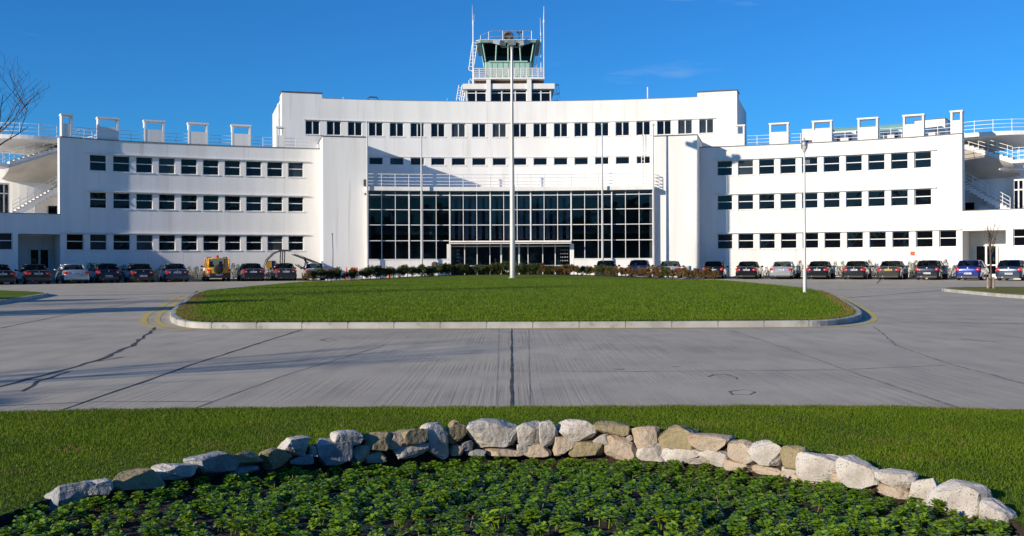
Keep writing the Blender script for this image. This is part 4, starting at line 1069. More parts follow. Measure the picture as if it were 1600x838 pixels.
# ------------------------------------------------------------------ planting strip behind the cars
for a_, b_, s_ in ((TH(100, RW-1.2), TH(480, RW-1.2), 'left'), (TH(1110, RW-1.2), TH(1500, RW-1.2), 'right')):
    b = MB(); b.arc(a_, b_, RW-1.9, RW-.01, -.05, .12); tag(build('planting_strip', b, M['soil']), kind='structure')
    b = MB(); b.arc(a_, b_, RW-2.05, RW-1.9, -.05, .13); tag(build('planting_strip_kerb', b, M['kerb']), kind='structure')
b = MB(); b.arc(TH(505, RG), TH(1078, RG), RG-7.5, RG+.3, -.05, .115); tag(build('forecourt_pavement', b, M['kerb']), kind='structure')
# parking bay lines
pl = MB()
bays_r = [1090, 1140, 1193, 1248, 1305, 1361, 1418, 1480, 1546, 1612]; bays_l = [30, 88, 146, 197, 250, 309, 369, 421, 470]
for x in bays_r+bays_l:
    t = TH(x, 58); strip(pl, [A(t, 57.2, 0), A(t, RW-2.1, 0)], .1, .003)
tag(build('bay_line', pl, M['white_paint_line']), kind='structure')
# ------------------------------------------------------------------ hedge on the island
def shrub_mesh(seed, w_, h_, leaves, ls, m, spiky=False):
    rng = random.Random(seed); b = MB()
    lob = [(Vector((rng.gauss(0, w_*.20), rng.gauss(0, w_*.20), h_*rng.uniform(.35, .85))), w_*rng.uniform(.22, .36)) for _ in range(7)]
    for i in range(leaves):
        c, r = rng.choice(lob)
        if spiky:
            z = rng.random()**1.3*h_; rr = (1-z/h_*.85)*w_*.5; a = rng.random()*6.28; p = Vector((math.cos(a)*rr*rng.random()**.4, math.sin(a)*rr*rng.random()**.4, z+.05))
            d = Vector((math.cos(a)*.6, math.sin(a)*.6, rng.uniform(.3, 1.4))).normalized()*ls*1.6; n_ = Vector((-d.y, d.x, rng.uniform(-.3, .3))).normalized()*ls*.3
        else:
            d0 = Vector((rng.gauss(0, 1), rng.gauss(0, 1), rng.gauss(0, 1))).normalized(); p = c+d0*r*rng.random()**.35
            p.z = min(max(p.z, .05), h_*1.05)
            d = Vector((rng.gauss(0, 1), rng.gauss(0, 1), rng.gauss(.4, 1))).normalized()*ls; n_ = d.cross(Vector((rng.gauss(0, 1), rng.gauss(0, 1), rng.gauss(0, 1)))).normalized()*ls*.5
        b.add([p-n_*.6, p+d*.6+n_*0, p+n_*.6, p+d], [(0, 2, 3, 1)] if False else [(0, 2, 3)])
    for k in range(4): b.tube([(rng.uniform(-.04, .04), rng.uniform(-.04, .04), -.02), (rng.uniform(-.12, .12), rng.uniform(-.12, .12), h_*.5)], .012, 4)
    me = bpy.data.meshes.new('shrub'); me.from_pydata(b.v, [], b.f); me.materials.append(m); return me
hg = [shrub_mesh(i, .74, .80, 1300, .085, M['hedge']) for i in range(5)]
hb = [shrub_mesh(40+i, .58, .80, 1100, .08, M['hedge_brown']) for i in range(5)]
NH = 92
for i in range(NH):
    u = i/(NH-1); x = -13.9+27.8*u; y = 68.9+9.4*math.sin(math.pi*u)-.6; y += random.gauss(0, .08)
    if i in (0, 1): y -= .3
    z = max(.12, island_z(x, y))
    br = u > .93 or (u > .58 and random.random() < .8) or (u < .08 and random.random() < .6)
    o = bpy.data.objects.new('hedge_shrub', random.choice(hb if br else hg)); C.objects.link(o); o.location = (x+random.gauss(0, .05), y, z-.02)
    s = random.uniform(.86, 1.14); o.scale = (s, s, s*random.uniform(.92, 1.1)); o.rotation_euler = (0, 0, random.random()*6.28)
    if br: tag(o, 'small browning hedge shrub in the row behind the island lawn', 'shrub', 'browning hedge shrubs along the back of the island')
    else: tag(o, 'small dark green hedge shrub in the row behind the island lawn', 'shrub', 'green hedge shrubs along the back of the island')
hs = MB()
for i in range(40):
    u0 = i/40; u1 = (i+1)/40
    for u in (u0,):
        pass
vs = []
for i in range(41):
    u = i/40; x = -14.1+28.2*u; y = 68.7+9.4*math.sin(math.pi*u)-.6
    for d in (-.35, .5): vs.append((x, y+d, max(.12, island_z(x, y+d))+.035))
hs.add(vs, [(2*i, 2*i+2, 2*i+3, 2*i+1) for i in range(40)])
tag(build('hedge_bed', hs, M['soil']), kind='structure')
# wall-side plants between the cars
sp = [shrub_mesh(80+i, .8, .95, 420, .08, M['bush'], True) for i in range(5)]
for k, (pxs, side) in enumerate((([139, 145, 152, 188, 193, 198, 203, 246, 252, 257, 262, 297, 303, 309, 315, 366, 371, 376], 'left'), ([1191, 1198, 1205, 1249, 1254, 1305, 1311, 1318, 1360, 1366, 1420, 1426, 1432, 1478, 1485, 1492], 'right'))):
    for x in pxs:
        R = RW-1.0+random.uniform(-.4, .4); p = A(TH(x+random.uniform(-1.5, 1.5), R), R, .1)
        o = bpy.data.objects.new('spiky_shrub', random.choice(sp)); C.objects.link(o); o.location = p; s = random.uniform(.75, 1.25); o.scale = (s, s, s*random.uniform(.9, 1.2)); o.rotation_euler = (0, 0, random.random()*6)
        tag(o, 'spiky green shrub in the strip between the parked cars and the %s wing wall' % side, 'shrub', 'spiky shrubs at the foot of the %s wing' % side)
# bollard lights
for k, (x, lab) in enumerate(((1077, 'low pale bollard just left of the black hatchback by the right pylon'), (1247.5, 'grey bollard light behind the lamp post on the right'), (1301.5, 'grey bollard light between the two black saloons right of the lamp post'), (1358, 'grey bollard light left of the grey saloon with the yellow plate'), (1415.5, 'grey bollard light right of the grey saloon with the yellow plate'), (1478.5, 'grey bollard light left of the bright blue hatchback'), (152, 'pale bollard between the silver saloon and the dark blue hatchback'), (321, 'white bollard at the left side of the yellow off-roader'), (373.5, 'pale bollard right of the yellow off-roader'))):
    R = RW-3.4; p = A(TH(x, R), R, 0); r = empty('bollard', (p.x, p.y, 0), lab, 'bollard', 'bollards between the parking bays')
    b = MB(); b.lathe([(.17, 0), (.17, .45), (.15, .45)], n=14); build('base', b, M['plastic'], r)
    b = MB(); b.lathe([(.16, .45), (.17, .47), (.17, 1.02), (.15, 1.06), (0, 1.07)], n=14); build('head', b, M['steel'] if 1200 < x else M['pole'], r)
# ------------------------------------------------------------------ vehicles
def loft(sections, cap=True):
    b = MB(); n = len(sections[0]); b.v = [tuple(p) for s in sections for p in s]
    for i in range(len(sections)-1):
        for k in range(n-1): b.f.append((i*n+k, i*n+k+1, (i+1)*n+k+1, (i+1)*n+k))
        b.f.append((i*n+n-1, i*n, (i+1)*n, (i+1)*n+n-1))
    if cap: b.f += [tuple(range(n))[::-1], tuple(range((len(sections)-1)*n, len(sections)*n))]
    return b
def car(kind, col, name, label, loc, rz, plate='white', metal=.35, group='cars parked in the row facing the terminal', extras=(), lights='wide', front=False):
    """local frame: rear bumper at y=0 facing -Y, nose towards +Y"""
    T_ = {'saloon': dict(L=4.5, W=.87, H=1.43, belt=.93, deck=1.0, tail=.62, rw=1.25, roof0=1.45, roof1=2.45, ws=3.15, hood=.92),
          'hatch': dict(L=4.1, W=.86, H=1.46, belt=.93, deck=1.02, tail=.05, rw=.30, roof0=.62, roof1=2.3, ws=3.0, hood=.93),
          'suv': dict(L=4.4, W=.89, H=1.84, belt=1.12, deck=1.12, tail=.02, rw=.10, roof0=.24, roof1=2.7, ws=3.2, hood=1.08),
          'coupe': dict(L=4.3, W=.86, H=1.36, belt=.88, deck=.93, tail=.55, rw=1.05, roof0=1.5, roof1=2.25, ws=3.0, hood=.86)}[kind]
    L_, W_, H_, bt, dk, tl, rw, r0, r1, ws, hd = [T_[k] for k in ('L', 'W', 'H', 'belt', 'deck', 'tail', 'rw', 'roof0', 'roof1', 'ws', 'hood')]
    root = empty(name, loc, label, 'car', group, rz)
    pm = paint('car_paint', col, metal)
    gc = .30 if kind == 'suv' else .2
    def sec(y, w_, zt, zb=gc, top_in=.1, full=1.0):
        # closed cross-section with a rounded shoulder and tumblehome
        pts = [(-w_*.93, zb), (-w_*.99, zb+.14), (-w_, zb+(zt-zb)*.45), (-w_*.985, zb+(zt-zb)*.72), (-w_*.93, zt-.07), (-w_+top_in+.03, zt-.015), (-w_*.45, zt+.02), (0, zt+.03)]
        pts += [(-x, z) for x, z in pts[-2::-1]]
        return [(x, y, z) for x, z in pts]
    ys = [(0.0, W_*.84, dk-.30 if kind != 'suv' else dk-.06, gc+.14), (.05, W_*.93, dk-.10 if kind != 'suv' else dk, gc+.04), (.16, W_*.97, dk-.02, gc), (tl+.15, W_, dk, gc), (rw+.1, W_, bt+.03, gc), (1.9, W_, bt, gc), (ws-.1, W_, bt-.01, gc), (ws+.35, W_*.985, hd, gc), (L_-.5, W_*.95, hd-.13, gc), (L_-.15, W_*.86, hd-.27, gc+.03), (L_, W_*.70, hd-.38, gc+.12)]
    b = loft([sec(*s) for s in ys]); body = build('body', b, pm, root, smooth=True)
    md = body.modifiers.new('s', 'SUBSURF'); md.levels = 1; md.render_levels = 1
    # greenhouse (glass) and roof
    def gsec(y, wb, wt, zb, zt): return [(-wb, y, zb), (-wt, y, zt), (wt, y, zt), (wb, y, zb)]
    wb = W_-.07; wt = W_-.26 if kind != 'suv' else W_-.15
    g_ = MB()
    zt = H_-.055; base = bt-.02
    v = [(-wb+.05, rw, dk-.01), (wb-.05, rw, dk-.01), (-wt, r0, zt), (wt, r0, zt), (-wt, r1, zt), (wt, r1, zt), (-wb+.04, ws+.2, base), (wb-.04, ws+.2, base), (-wb, 1.9, base), (wb, 1.9, base), (-wb+.0, rw+.1, base), (wb-.0, rw+.1, base)]
    g_.add(v, [(0, 1, 3, 2), (4, 5, 7, 6), (2, 4, 6, 8, 10, 0), (3, 1, 11, 9, 7, 5)])
    build('windows', g_, M['car_glass'], root)
    rm_ = loft([[(-wt-.02, r0-.05, zt-.01), (-wt*.6, r0-.05, zt+.03), (wt*.6, r0-.05, zt+.03), (wt+.02, r0-.05, zt-.01)], [(-wt-.03, r0+.3, zt), (-wt*.7, r0+.3, zt+.055), (wt*.7, r0+.3, zt+.055), (wt+.03, r0+.3, zt)], [(-wt-.03, r1-.3, zt), (-wt*.7, r1-.3, zt+.055), (wt*.7, r1-.3, zt+.055), (wt+.03, r1-.3, zt)], [(-wt-.01, r1+.05, zt-.01), (-wt*.7, r1+.05, zt+.02), (wt*.7, r1+.05, zt+.02), (wt+.01, r1+.05, zt-.01)]])
    ro = build('roof', rm_, M['plastic'] if kind == 'coupe' else pm, root, smooth=True)
    pr = .045 if kind != 'suv' else .06; PM = M['plastic'] if kind == 'coupe' else pm
    for s in (-1, 1):
        PL = [((s*(wb-.03), rw-.02, dk-.02), (s*(wt+.005), r0-.02, zt), pr), ((s*(wb-.05), ws+.22, base), (s*(wt+.005), r1, zt), .035), ((s*(wb+.005), (r0+r1)/2+.1, base), (s*(wt+.01), (r0+r1)/2, zt), .035)]
        if kind != 'coupe': PL.append(((s*(wb+.005), rw+.45, base), (s*(wt+.01), r0+.25, zt), .05))
        for a_, b_, r_ in PL: q = MB(); q.tube([a_, b_], r_, 6); build('pillar', q, PM, root, smooth=True)
    # interior seen through the rear screen
    se = MB()
    for x in (-.36, .36):
        se.box(x-.2, x+.2, 2.0, 2.15, .6, H_-.48); se.box(x-.11, x+.11, 2.02, 2.12, H_-.47, H_-.26)
    # bumper, number plate, lights
    bp = MB(); zt_ = gc+.34
    bp = loft([[(-W_*.80, -.05, gc+.10), (-W_*.80, -.05, zt_), (W_*.80, -.05, zt_), (W_*.80, -.05, gc+.10)], [(-W_*.97, .05, gc+.08), (-W_*.97, .05, zt_+.02), (W_*.97, .05, zt_+.02), (W_*.97, .05, gc+.08)], [(-W_*1.0, .3, gc+.08), (-W_*1.0, .3, zt_+.02), (W_*1.0, .3, zt_+.02), (W_*1.0, .3, gc+.08)]])
    build('rear_bumper', bp, M['plastic'] if kind == 'suv' else pm, root)
    b = MB(); b.box(-W_*.78, W_*.78, -.035, .25, gc-.02, gc+.11); b.box(-W_*.9, W_*.9, .5, L_-.5, gc-.04, gc+.1)
    build('underbody', b, M['plastic'], root)
    for s in (-1, 1):
        b = MB(); lz = {'suv': .78, 'hatch': .80, 'saloon': .76, 'coupe': .72}[kind]; lw = .30 if kind in ('saloon', 'coupe') else .2; lh = .17 if kind in ('saloon', 'coupe') else .22
        if kind == 'suv': lw = .12; lh = .36
        xo = W_*.90; yb = -.015
        vs = [(s*(xo-lw), yb, lz-lh/2+.02), (s*xo, yb+.045, lz-lh/2), (s*xo, yb+.045, lz+lh/2+.02), (s*(xo-lw), yb, lz+lh/2-.02), (s*(W_+.008), .26, lz+.02), (s*(W_+.008), .26, lz+lh/2)]
        b.add(vs+[(x_*.98, y_+.06, z_) for x_, y_, z_ in vs], [(0, 1, 2, 3), (1, 4, 5, 2), (3, 2, 5, 11, 9, 8) if False else (0, 3, 9, 6), (0, 1, 7, 6), (3, 2, 8, 9), (6, 7, 8, 9)])
        tlg = build('tail_light', b, M['lamp_red'], root)
        q = MB(); q.box(min(s*(xo-lw+.03), s*(xo-lw+.11)), max(s*(xo-lw+.03), s*(xo-lw+.11)), yb-.004, yb+.02, lz-.04, lz+.02); build('reversing_lamp', q, M['lamp_white'], tlg)
        # mirror
        b = MB(); b.lathe([(0, -.1), (.07, -.06), (.085, .02), (.05, .1), (0, .11)], (0, 0, 0), 8, Matrix.Translation((s*(W_+.12), ws-.25, bt+.06)) @ Matrix.Rotation(R_(90), 4, 'Y')); b.tube([(s*(W_-.08), ws-.2, bt+.02), (s*(W_+.08), ws-.22, bt+.05)], .03, 5)
        build('mirror', b, pm if kind != 'suv' else M['plastic'], root, smooth=True)
        for y_ in (.85, L_-.85):
            wr = .31 if kind != 'suv' else .36
            m = Matrix.Translation((s*(W_-.10), y_, wr)) @ Matrix.Rotation(R_(90)*s, 4, 'Y')
            b = MB(); b.lathe([(.19, -.10), (wr-.03, -.11), (wr, -.07), (wr, .07), (wr-.03, .11), (.19, .10)], n=20, m=m); wh = build('wheel', b, M['rubber'], root, smooth=True)
            b = MB(); b.lathe([(.20, .06), (.20, .10), (.06, .085), (0, .09)], n=20, m=m)
            build('rim', b, M['rim'], wh)
    pz = {'saloon': .74, 'hatch': .50, 'suv': .56, 'coupe': .70}[kind]
    if 'low_plate' in extras: pz = .50
    if 'high_plate' in extras: pz = .74
    yb = -.03 if pz > .6 else -.065
    b = MB(); b.box(-.26, .26, yb-.012, yb+.05, pz-.058, pz+.058); pt = build('number_plate', b, M['plate_yellow'] if plate == 'yellow' else M['plate_white'], root)
    if plate != 'yellow': b = MB(); b.box(-.26, -.21, yb-.016, yb-.0125, pz-.057, pz+.057); build('plate_band', b, M['plate_blue'], pt)
    b = MB(); x = -.17
    while x < .2: b.box(x, x+.028, yb-.016, yb-.0125, pz-.035, pz+.035); x += .045+(.03 if random.random() < .2 else 0)
    build('plate_characters', b, M['ink'], pt)
    sm = build('seat', se, M['plastic'], root)
    b = MB(); b.lathe([(0, 0), (.045, 0), (.045, .012), (0, .012)], n=12, m=Matrix.Translation((0, -.03, dk-.13)) @ Matrix.Rotation(R_(90), 4, 'X')); build('badge', b, M['rim'], root)
    if kind in ('saloon', 'hatch', 'coupe'):
        b = MB(); b.tube([(-W_*.45, -.07, gc+.05), (-W_*.45, .2, gc+.05)], .035, 8); build('exhaust', b, M['rim'], root)
    if kind == 'suv':
        b = MB(); m = Matrix.Translation((-.08, -.16, .95)) @ Matrix.Rotation(R_(90), 4, 'X'); b.lathe([(0, .12), (.24, .13), (.35, .09), (.36, 0), (.34, -.09), (0, -.1)], n=24, m=m); build('spare_wheel', b, M['rubber'], root, smooth=True)
        b = MB(); b.box(-.1, .1, 1.0, 1.2, H_, H_+.03); b.lathe([(.11, .03), (.10, .16), (.06, .22), (0, .23)], (0, 1.1, H_), 12); build('beacon', b, M['lamp_red'], root)
        for s in (-1, 1):
            b = MB(); b.tube([(s*.62, .4, H_+.06), (s*.62, 2.4, H_+.06)], .03, 6); b.box(s*.62-.04, s*.62+.04, .4, .5, H_-.03, H_+.09); b.box(s*.62-.04, s*.62+.04, 2.3, 2.4, H_-.03, H_+.06); build('roof_rail', b, M['plastic'], root)
    return root
RC = 57.0
def park(px, kind, col, label, dR=0, name=None, turn=0, z=0, **k):
    t = TH(px, RC+dR); p = A(t, RC+dR, 0)
    return car(kind, col, name or {'saloon': 'saloon_car', 'hatch': 'hatchback_car', 'suv': 'off_road_car', 'coupe': 'convertible_car'}[kind], label, (p.x, p.y, z), -t+turn, **k)
BK = (.012, .012, .014)
park(-1, 'saloon', BK, 'black saloon cut off by the left edge of the picture', turn=.03)
park(57, 'saloon', (.022, .024, .024), 'dark grey-green saloon in front of the recessed left doorway')
park(118.5, 'saloon', (.46, .50, .56), 'silver saloon parked on the left beside the recessed doorway', metal=.5, extras=())
park(169.5, 'hatch', (.010, .012, .028), 'very dark blue hatchback right of the silver saloon on the left', dR=.6)
park(224, 'saloon', (.012, .014, .024), 'black saloon with a low number plate where the shade ends on the left wing', extras=('low_plate',))
park(277.5, 'saloon', (.03, .045, .085), 'dark blue saloon immediately left of the yellow off-roader', dR=.4)
park(342.5, 'suv', (.78, .36, .015), 'yellow off-road car with a roof beacon and a spare wheel on its back door', metal=0, dR=.6)
park(396, 'saloon', (.02, .022, .032), 'dark saloon immediately right of the yellow off-roader', dR=.4)
park(447, 'saloon', (.03, .035, .045), 'dark grey saloon in front of the bicycle shelter', dR=.6)
park(494, 'saloon', (.28, .36, .50), 'pale blue-silver car partly behind the left end of the hedge', dR=1.1, metal=.5)
park(946, 'saloon', (.03, .05, .06), 'dark green-grey car behind the hedge, just right of the third flagpole', dR=-2.3, z=.115)
park(998, 'hatch', (.02, .03, .10), 'dark blue car behind the hedge in front of the glazed hall', dR=-2.1, z=.115)
park(1045, 'coupe', (.50, .50, .52), 'silver convertible with a black soft top beside the right pylon', dR=-1.6, metal=.5, z=.115)
park(1114, 'hatch', BK, 'glossy black hatchback parked in the shade beside the right pylon', dR=1.2, extras=('high_plate',))
park(1166, 'saloon', (.014, .012, .012), 'black saloon second to the right of the right pylon', dR=.9)
park(1220, 'saloon', (.48, .48, .49), 'silver saloon left of the slender lamp post', dR=.6, metal=.5)
park(1276.5, 'saloon', (.013, .013, .014), 'black saloon directly behind the slender lamp post', dR=.6)
park(1334, 'saloon', (.022, .022, .026), 'tall black saloon two cars right of the lamp post', dR=.6)
park(1388, 'saloon', (.055, .05, .045), 'grey-brown saloon with a yellow number plate', plate='yellow', dR=.6)
park(1449, 'hatch', (.018, .020, .035), 'very dark navy hatchback in front of the small red wall sign', dR=.5)
park(1514.5, 'hatch', (.012, .03, .20), 'bright blue hatchback in front of the right podium recess', dR=.3, extras=('low_plate',))
park(1580.5, 'hatch', (.025, .045, .09), 'dark metallic blue hatchback parked farthest right', dR=.1)
# ------------------------------------------------------------------ bicycle shelter, bicycles, person
Rs = RW-2.2
st_ = A(TH(447, Rs), Rs, 0); tS = TH(447, Rs)
sh = empty('bicycle_shelter', (st_.x, st_.y, .0), 'curved bicycle shelter with dark hoops and clear panels against the left wing', 'shelter', rz=-tS)
def hoop(x, side=0):
    return [(x, -1.1, 0), (x, -1.05, 1.3), (x, -.7, 2.2), (x, 0, 2.62), (x, .8, 2.5), (x, 1.3, 2.1)]
u = F/ (CY+Rs*math.cos(tS))
def sx(px): return (px-447)/u*1.02
prof = [(411, 0.0), (412, .9), (418, 1.7), (427, 2.2), (439, 2.5), (452, 2.45)]
b = MB()
for yy in (-1.3, .7):
    b.tube([(sx(x), yy, z) for x, z in prof], .05, 6)
    b.tube([(sx(457), yy, 2.15), (sx(476), yy, 1.75), (sx(500), yy, 1.25)], .04, 6); b.tube([(sx(462), yy, 1.3), (sx(473), yy, .9)], .04, 6)
    b.tube([(sx(438), yy, 0), (sx(440), yy, 2.5)], .045, 6); b.tube([(sx(441.5), yy, 0), (sx(443), yy, 2.5)], .045, 6); b.tube([(sx(500), yy, 0), (sx(500), yy, 1.3)], .04, 6)
for x, z in prof[2:]+[(500, 1.25)]: b.tube([(sx(x), -1.3, z), (sx(x), .7, z)], .03, 5)
build('frame', b, M['frame_dark'], sh)
b = MB(); vs = [(sx(x), y_, z+.03) for x, z in prof+[(476, 1.8), (500, 1.3)] for y_ in (-1.28, .68)]; b.add(vs, [(2*i, 2*i+2, 2*i+3, 2*i+1) for i in range(len(vs)//2-1)]); build('roof_panel', b, M['clear'], sh, smooth=True)
for x0, x1, c in ((418, 425, (.72, .36, .02)), (425.5, 431, (.035, .02, .09)), (430.9, 433, (.5, .5, .5))):
    nm = bpy.data.materials.get('panel%s' % x0) or mat('panel%s' % x0, c, .5)
    b = MB(); b.box(sx(x0), sx(x1), .30, .36, 1.0, 1.62); build('back_panel', b, nm, sh)
b = MB(); b.box(sx(419), sx(432), .3, .34, 0, 1.0); 
def bicycle(px, dr, rz, label):
    R = Rs+dr; p = A(TH(px, R), R, 0); r = empty('bicycle', (p.x, p.y, 0), label, 'bicycle', 'bicycles parked by the shelter', rz)
    for x in (-.52, .52):
        b = MB(); b.tube([(x+.33*math.cos(k*R_(15)), 0, .34+.33*math.sin(k*R_(15))) for k in range(25)], .018, 5, cap=False)
        for k in range(8): a = k*R_(22.5); b.tube([(x-.32*math.cos(a), 0, .34-.32*math.sin(a)), (x+.32*math.cos(a), 0, .34+.32*math.sin(a))], .004, 3)
        build('wheel', b, M['rubber'], r)
    b = MB(); 
    for q in (((-.52, 0, .34), (-.12, 0, .36)), ((-.12, 0, .36), (-.22, 0, .86)), ((-.52, 0, .34), (-.2, 0, .78)), ((-.2, 0, .78), (.34, 0, .82)), ((-.12, 0, .36), (.36, 0, .74)), ((.52, 0, .34), (.34, 0, .95))): b.tube(q, .018, 6)
    build('frame', b, M['steel'], r)
    b = MB(); b.tube([(.34, -.26, .98), (.36, 0, .96), (.34, .26, .98)], .014, 5); build('handlebar', b, M['frame_dark'], r)
    b = MB(); b.box(-.34, -.12, -.07, .07, .86, .91); build('saddle', b, M['plastic'], r)
bicycle(416, -.8, 1.2, 'dark bicycle nearest the shelter hoop, leaning left of the others')
bicycle(421, -.5, 1.5, 'bicycle in the middle of the bunch below the coloured panel')
bicycle(427, -.9, 1.1, 'bicycle beside the dark grey saloon, rightmost of the bunch')
Rp = RW-2.6; pp = A(TH(481, Rp), Rp, 0)
pe = MB()
me = bpy.data.meshes.new('person')
# joints: standing, bending forward to the left, looking down
J = [(0, 0, .95), (-.02, 0, 1.12), (-.06, 0, 1.30), (-.12, 0, 1.46), (-.17, 0, 1.56), (-.22, -.01, 1.66), (-.25, -.01, 1.77),
     (.02, .10, .92), (.05, .11, .50), (.08, .11, .08), (-.06, .12, .04), (-.02, -.10, .92), (-.10, -.11, .50), (-.05, -.11, .08), (-.19, -.12, .04),
     (-.10, .20, 1.44), (-.22, .24, 1.18), (-.40, .18, 1.02), (-.10, -.20, 1.44), (-.24, -.22, 1.18), (-.42, -.16, 1.06), (-.48, .16, .98), (-.50, -.14, 1.03)]
E = [(0, 1), (1, 2), (2, 3), (3, 4), (4, 5), (5, 6), (0, 7), (7, 8), (8, 9), (9, 10), (0, 11), (11, 12), (12, 13), (13, 14), (3, 15), (15, 16), (16, 17), (17, 21), (3, 18), (18, 19), (19, 20), (20, 22)]
RR = [.15, .14, .16, .13, .06, .10, .09, .10, .07, .045, .04, .10, .07, .045, .04, .065, .05, .035, .065, .05, .035, .03, .03]
me.from_pydata(J, E, []); po = bpy.data.objects.new('person', me); C.objects.link(po); po.location = pp; po.rotation_euler = (0, 0, -TH(481, Rp))
sk = po.modifiers.new('skin', 'SKIN'); po.modifiers.new('sub', 'SUBSURF').levels = 1
for v, r in zip(me.skin_vertices[0].data, RR): v.radius = (r, r)
me.skin_vertices[0].data[0].use_root = True; me.materials.append(M['trousers']); 
tag(po, 'person in a dark red-brown jacket bending over beside the bicycle shelter', 'person')
b = MB(); b.lathe([(.16, -.02), (.185, .2), (.20, .38), (.15, .52), (.07, .57)], n=14, m=Matrix.Translation((.0, 0, .98)) @ Matrix.Rotation(-.24, 4, 'Y'))
for s in (-1, 1): b.tube([(-.10, s*.19, 1.46), (-.22, s*.235, 1.18), (-.38, s*.18, 1.04)], [.085, .065, .05], 8)
build('jacket', b, M['jacket'], po, smooth=True)
b = MB(); b.lathe([(.0, -.12), (.07, -.10), (.09, 0), (.085, .07), (.04, .125), (0, .13)], (-.245, 0, 1.71), 12); build('face', b, M['skin'], po, smooth=True)
b = MB(); b.lathe([(.098, .0), (.10, .05), (.07, .13), (0, .15)], (-.225, 0, 1.72), 12); build('hair', b, M['hair'], po, smooth=True)
# ------------------------------------------------------------------ small things in front of the hall
for x, lab in ((553.5, 'orange road-works board left of the second flagpole behind the hedge'), (594.5, 'orange road-works board nearer the glazed hall')):
    Rb = RG-2.2; p = A(TH(x, Rb), Rb, .1); r = empty('barrier_board', p, lab, 'barrier', 'orange barrier boards')
    b = MB(); b.box(-.3, .3, -.02, .02, .42, .95); build('panel', b, M['orange'], r)
    b = MB()
    for s in (-.2, .2): b.tube([(s, -.2, 0), (s, 0, .9)], .02, 5); b.tube([(s, .2, 0), (s, 0, .9)], .02, 5)
    build('leg', b, M['frame_dark'], r)
for x, lab in ((541.5, 'orange traffic cone left of the orange boards'), (607.5, 'orange traffic cone right of the orange boards')):
    Rb = RG-2.2; p = A(TH(x, Rb), Rb, .1); r = empty('traffic_cone', p, lab, 'traffic cone')
    b = MB(); b.lathe([(.15, .04), (.03, 1.0), (0, 1.0)], n=14); build('cone', b, M['orange'], r)
    b = MB(); b.box(-.2, .2, -.2, .2, 0, .04); build('base', b, M['orange'], r)
Rb = RG-1.0; p = A(TH(672, Rb), Rb, .1); r = empty('litter_bin', p, 'black litter bin against the hall wall below the round plaque', 'bin')
b = MB(); b.lathe([(0, 0), (.26, 0), (.32, .85), (.30, .85)], n=16); build('body', b, M['plastic'], r); b = MB(); b.lathe([(.36, .86), (.36, .93), (.25, 1.02), (0, 1.05)], n=16); build('lid', b, M['plastic'], r)
# ------------------------------------------------------------------ trees
def tree_mesh(seed, H, r0, spread=.55, depth=5, nb=4, start=.3, up=.25, twig=.006):
    rng = random.Random(seed); trunk = MB(); crown = MB()
    def branch(p, d, L_, r, lvl):
        pts = [p]; k = 4
        for i in range(k):
            d = (d+Vector((rng.gauss(0, .13), rng.gauss(0, .13), rng.gauss(up*.25, .08)))).normalized(); pts.append(pts[-1]+d*L_/k)
        rs = [r*(1-.55*i/k) for i in range(k+1)]
        (trunk if lvl == 0 else crown).tube(pts, [max(x, twig*.6) for x in rs], 6 if lvl < 2 else 3, cap=False)
        if lvl >= depth: return
        n = nb if lvl < 2 else 3
        for i in range(n+ (1 if lvl == 0 else 0)):
            u = start+(1-start)*(i+rng.random()*.6)/n if lvl == 0 else .3+.7*(i+rng.random()*.5)/n
            u = min(u, .99); q = pts[int(u*k)].lerp(pts[min(k, int(u*k)+1)], u*k-int(u*k))
            a = rng.random()*6.28; side = Vector((math.cos(a), math.sin(a), 0)); nd = (d*(1-spread)+side*spread+Vector((0, 0, up))).normalized()
            branch(q, nd, L_*rng.uniform(.5, .75), max(twig, r*rng.uniform(.4, .58)), lvl+1)
    branch(Vector((0, 0, 0)), Vector((0, 0, 1)), H*.55, r0, 0)
    return trunk, crown
def bare_tree(name, x, y, z, seed, H, r0, label, **k):
    t, c = tree_mesh(seed, H, r0, **k); r = empty(name, (x, y, z), label, 'tree')
    build('trunk', t, M['bark'], r, smooth=True); build('crown', c, M['bark'], r); return r
bare_tree('bare_tree', -20.0, 33, .12, 3, 9.9, .12, 'leafless tree whose upper twigs reach in at the left edge of the picture', spread=.6, up=.3, nb=5)
bare_tree('bare_tree', -30, 25, .12, 5, 9, .17, 'leafless tree on the left verge casting branch shadows over the road')
bare_tree('bare_tree', -27.5, 39, .12, 8, 8.5, .15, 'leafless tree farther back on the left verge')
bare_tree('bare_tree', -19.5, 1.5, 0, 11, 8, .15, 'leafless tree left of the camera whose shadow crosses the near road', depth=5)
# young staked tree on the right verge
yt = G(1548, 450.8, .125)
t = MB(); c = MB(); rng = random.Random(4)
t.tube([(0, 0, 0), (.02, 0, .8), (-.01, 0, 1.6), (0, 0, 2.1), (.02, 0, 2.6)], [.045, .04, .035, .028, .016], 7)
for i in range(26):
    z0 = 1.35+1.0*rng.random()**.8; a = rng.random()*6.28; L_ = rng.uniform(.5, 1.35)*(1 if z0 > 1.8 else .6); sp_ = rng.uniform(.15, .6)
    p = Vector((0, 0, z0)); d = Vector((math.cos(a)*sp_, math.sin(a)*sp_, 1)).normalized(); pts = [p]
    for j in range(4): d = (d+Vector((rng.gauss(0, .06), rng.gauss(0, .06), .06))).normalized(); pts.append(pts[-1]+d*L_/4)
    c.tube(pts, [.013, .010, .008, .006, .004], 4, cap=False)
    for j in (1, 2, 3):
        q = pts[j]; d2 = (d+Vector((rng.gauss(0, .4), rng.gauss(0, .4), 0))).normalized(); c.tube([q, q+d2*rng.uniform(.15, .4)], [.007, .003], 3, cap=False)
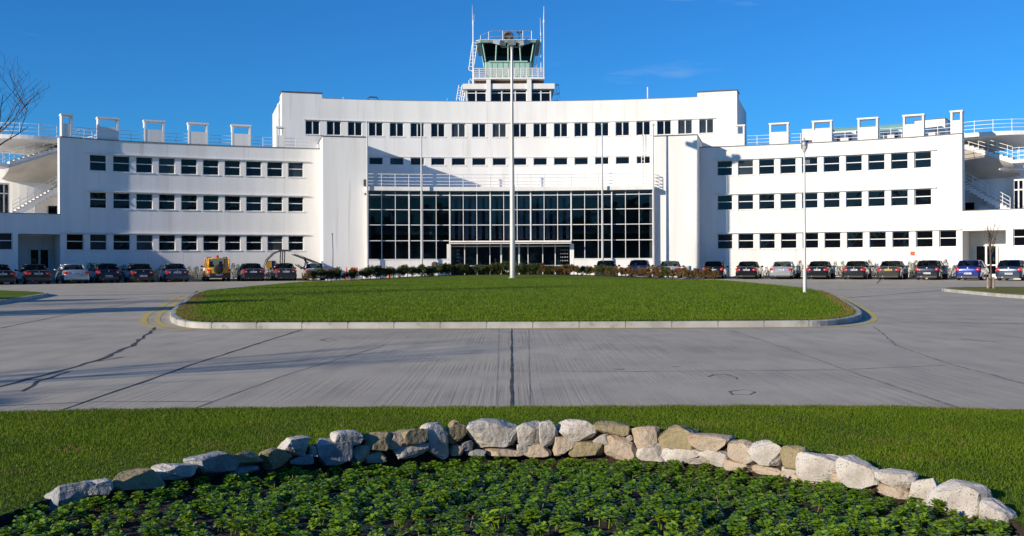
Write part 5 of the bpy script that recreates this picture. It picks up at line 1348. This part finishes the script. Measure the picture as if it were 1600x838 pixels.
r = empty('young_tree', (yt.x, yt.y, .12), 'young leafless tree held between two stakes on the right verge', 'tree')
build('trunk', t, M['bark'], r, smooth=True); build('crown', c, M['bark'], r)
for s, k in ((-.13, 'left'), (.13, 'right')):
    b = MB(); b.tube([(s, 0, 0), (s, 0, .50)], .045, 8); build('stake', b, M['wood'], r)
b = MB(); b.box(-.17, .17, -.03, .03, .47, .53); build('tie_bar', b, M['wood'], r)

wd = MB(); rng = random.Random(21)  # unseen tree belt, added behind the camera to dim low sky and reflections
for i in range(64):
    a = R_(-200+220*i/63)+rng.gauss(0, .015); rr = rng.uniform(78, 98); cx, cy = rr*math.cos(a), 5+rr*math.sin(a)
    if cy > 55: continue
    H = rng.uniform(13, 17); wr = rng.uniform(3.5, 5)
    wd.tube([(cx, cy, 0), (cx, cy, H*.8)], [.35, .12], 5)
    for k in range(520):
        z = H*(.08+.92*rng.random()); e_ = math.sin(math.pi*min(1, (z/H)**.8))**.6*wr+.2; b_ = rng.random()*6.28; q = e_*rng.random()**.4
        p = Vector((cx+q*math.cos(b_), cy+q*math.sin(b_), z)); d = Vector((rng.gauss(0, 1), rng.gauss(0, 1), rng.gauss(0, .7))).normalized()*.8; n_ = d.cross(Vector((rng.gauss(0, 1), rng.gauss(0, 1), rng.gauss(0, 1)))).normalized()*.55
        wd.add([p-d, p+n_, p+d, p-n_], [(0, 1, 2, 3)])
tag(build('sky_blocking_trees', wd, M['bush']), 'unseen belt of dark trees added behind the camera to block low sky light', 'trees', kind='stuff')

def dense_tree(x, y, H, z0, seed, label):
    rng = random.Random(seed); r = empty('evergreen_tree', (x, y, .1), label, 'tree'); b = MB(); b.tube([(0, 0, 0), (0, 0, H*.9)], [.2, .05], 7); build('trunk', b, M['bark'], r)
    c = MB()
    for k in range(2600):
        z = z0+(H-z0)*rng.random(); e_ = (math.sin(math.pi*min(1, (z-z0+.3)/(H-z0+.3)))**.7)*H*.2; a = rng.random()*6.28; q = e_*rng.random()**.45; p = Vector((q*math.cos(a), q*math.sin(a), z))
        d = Vector((rng.gauss(0, 1), rng.gauss(0, 1), rng.gauss(0, .7))).normalized()*.16; n_ = d.cross(Vector((rng.gauss(0, 1), rng.gauss(0, 1), rng.gauss(0, 1)))).normalized()*.1; c.add([p-d, p+n_, p+d, p-n_], [(0, 1, 2, 3)])
    build('crown', c, M['bush'], r)
dense_tree(-31, 17, 9, 3.2, 1, 'dense evergreen tree off to the left whose shade crosses the road by the island')
dense_tree(-38, 24, 8.5, 3.0, 2, 'dense evergreen tree standing farther left along the verge')
dense_tree(-23, -2.5, 6.6, 5.2, 3, 'small crowned evergreen tree to the left of the camera')
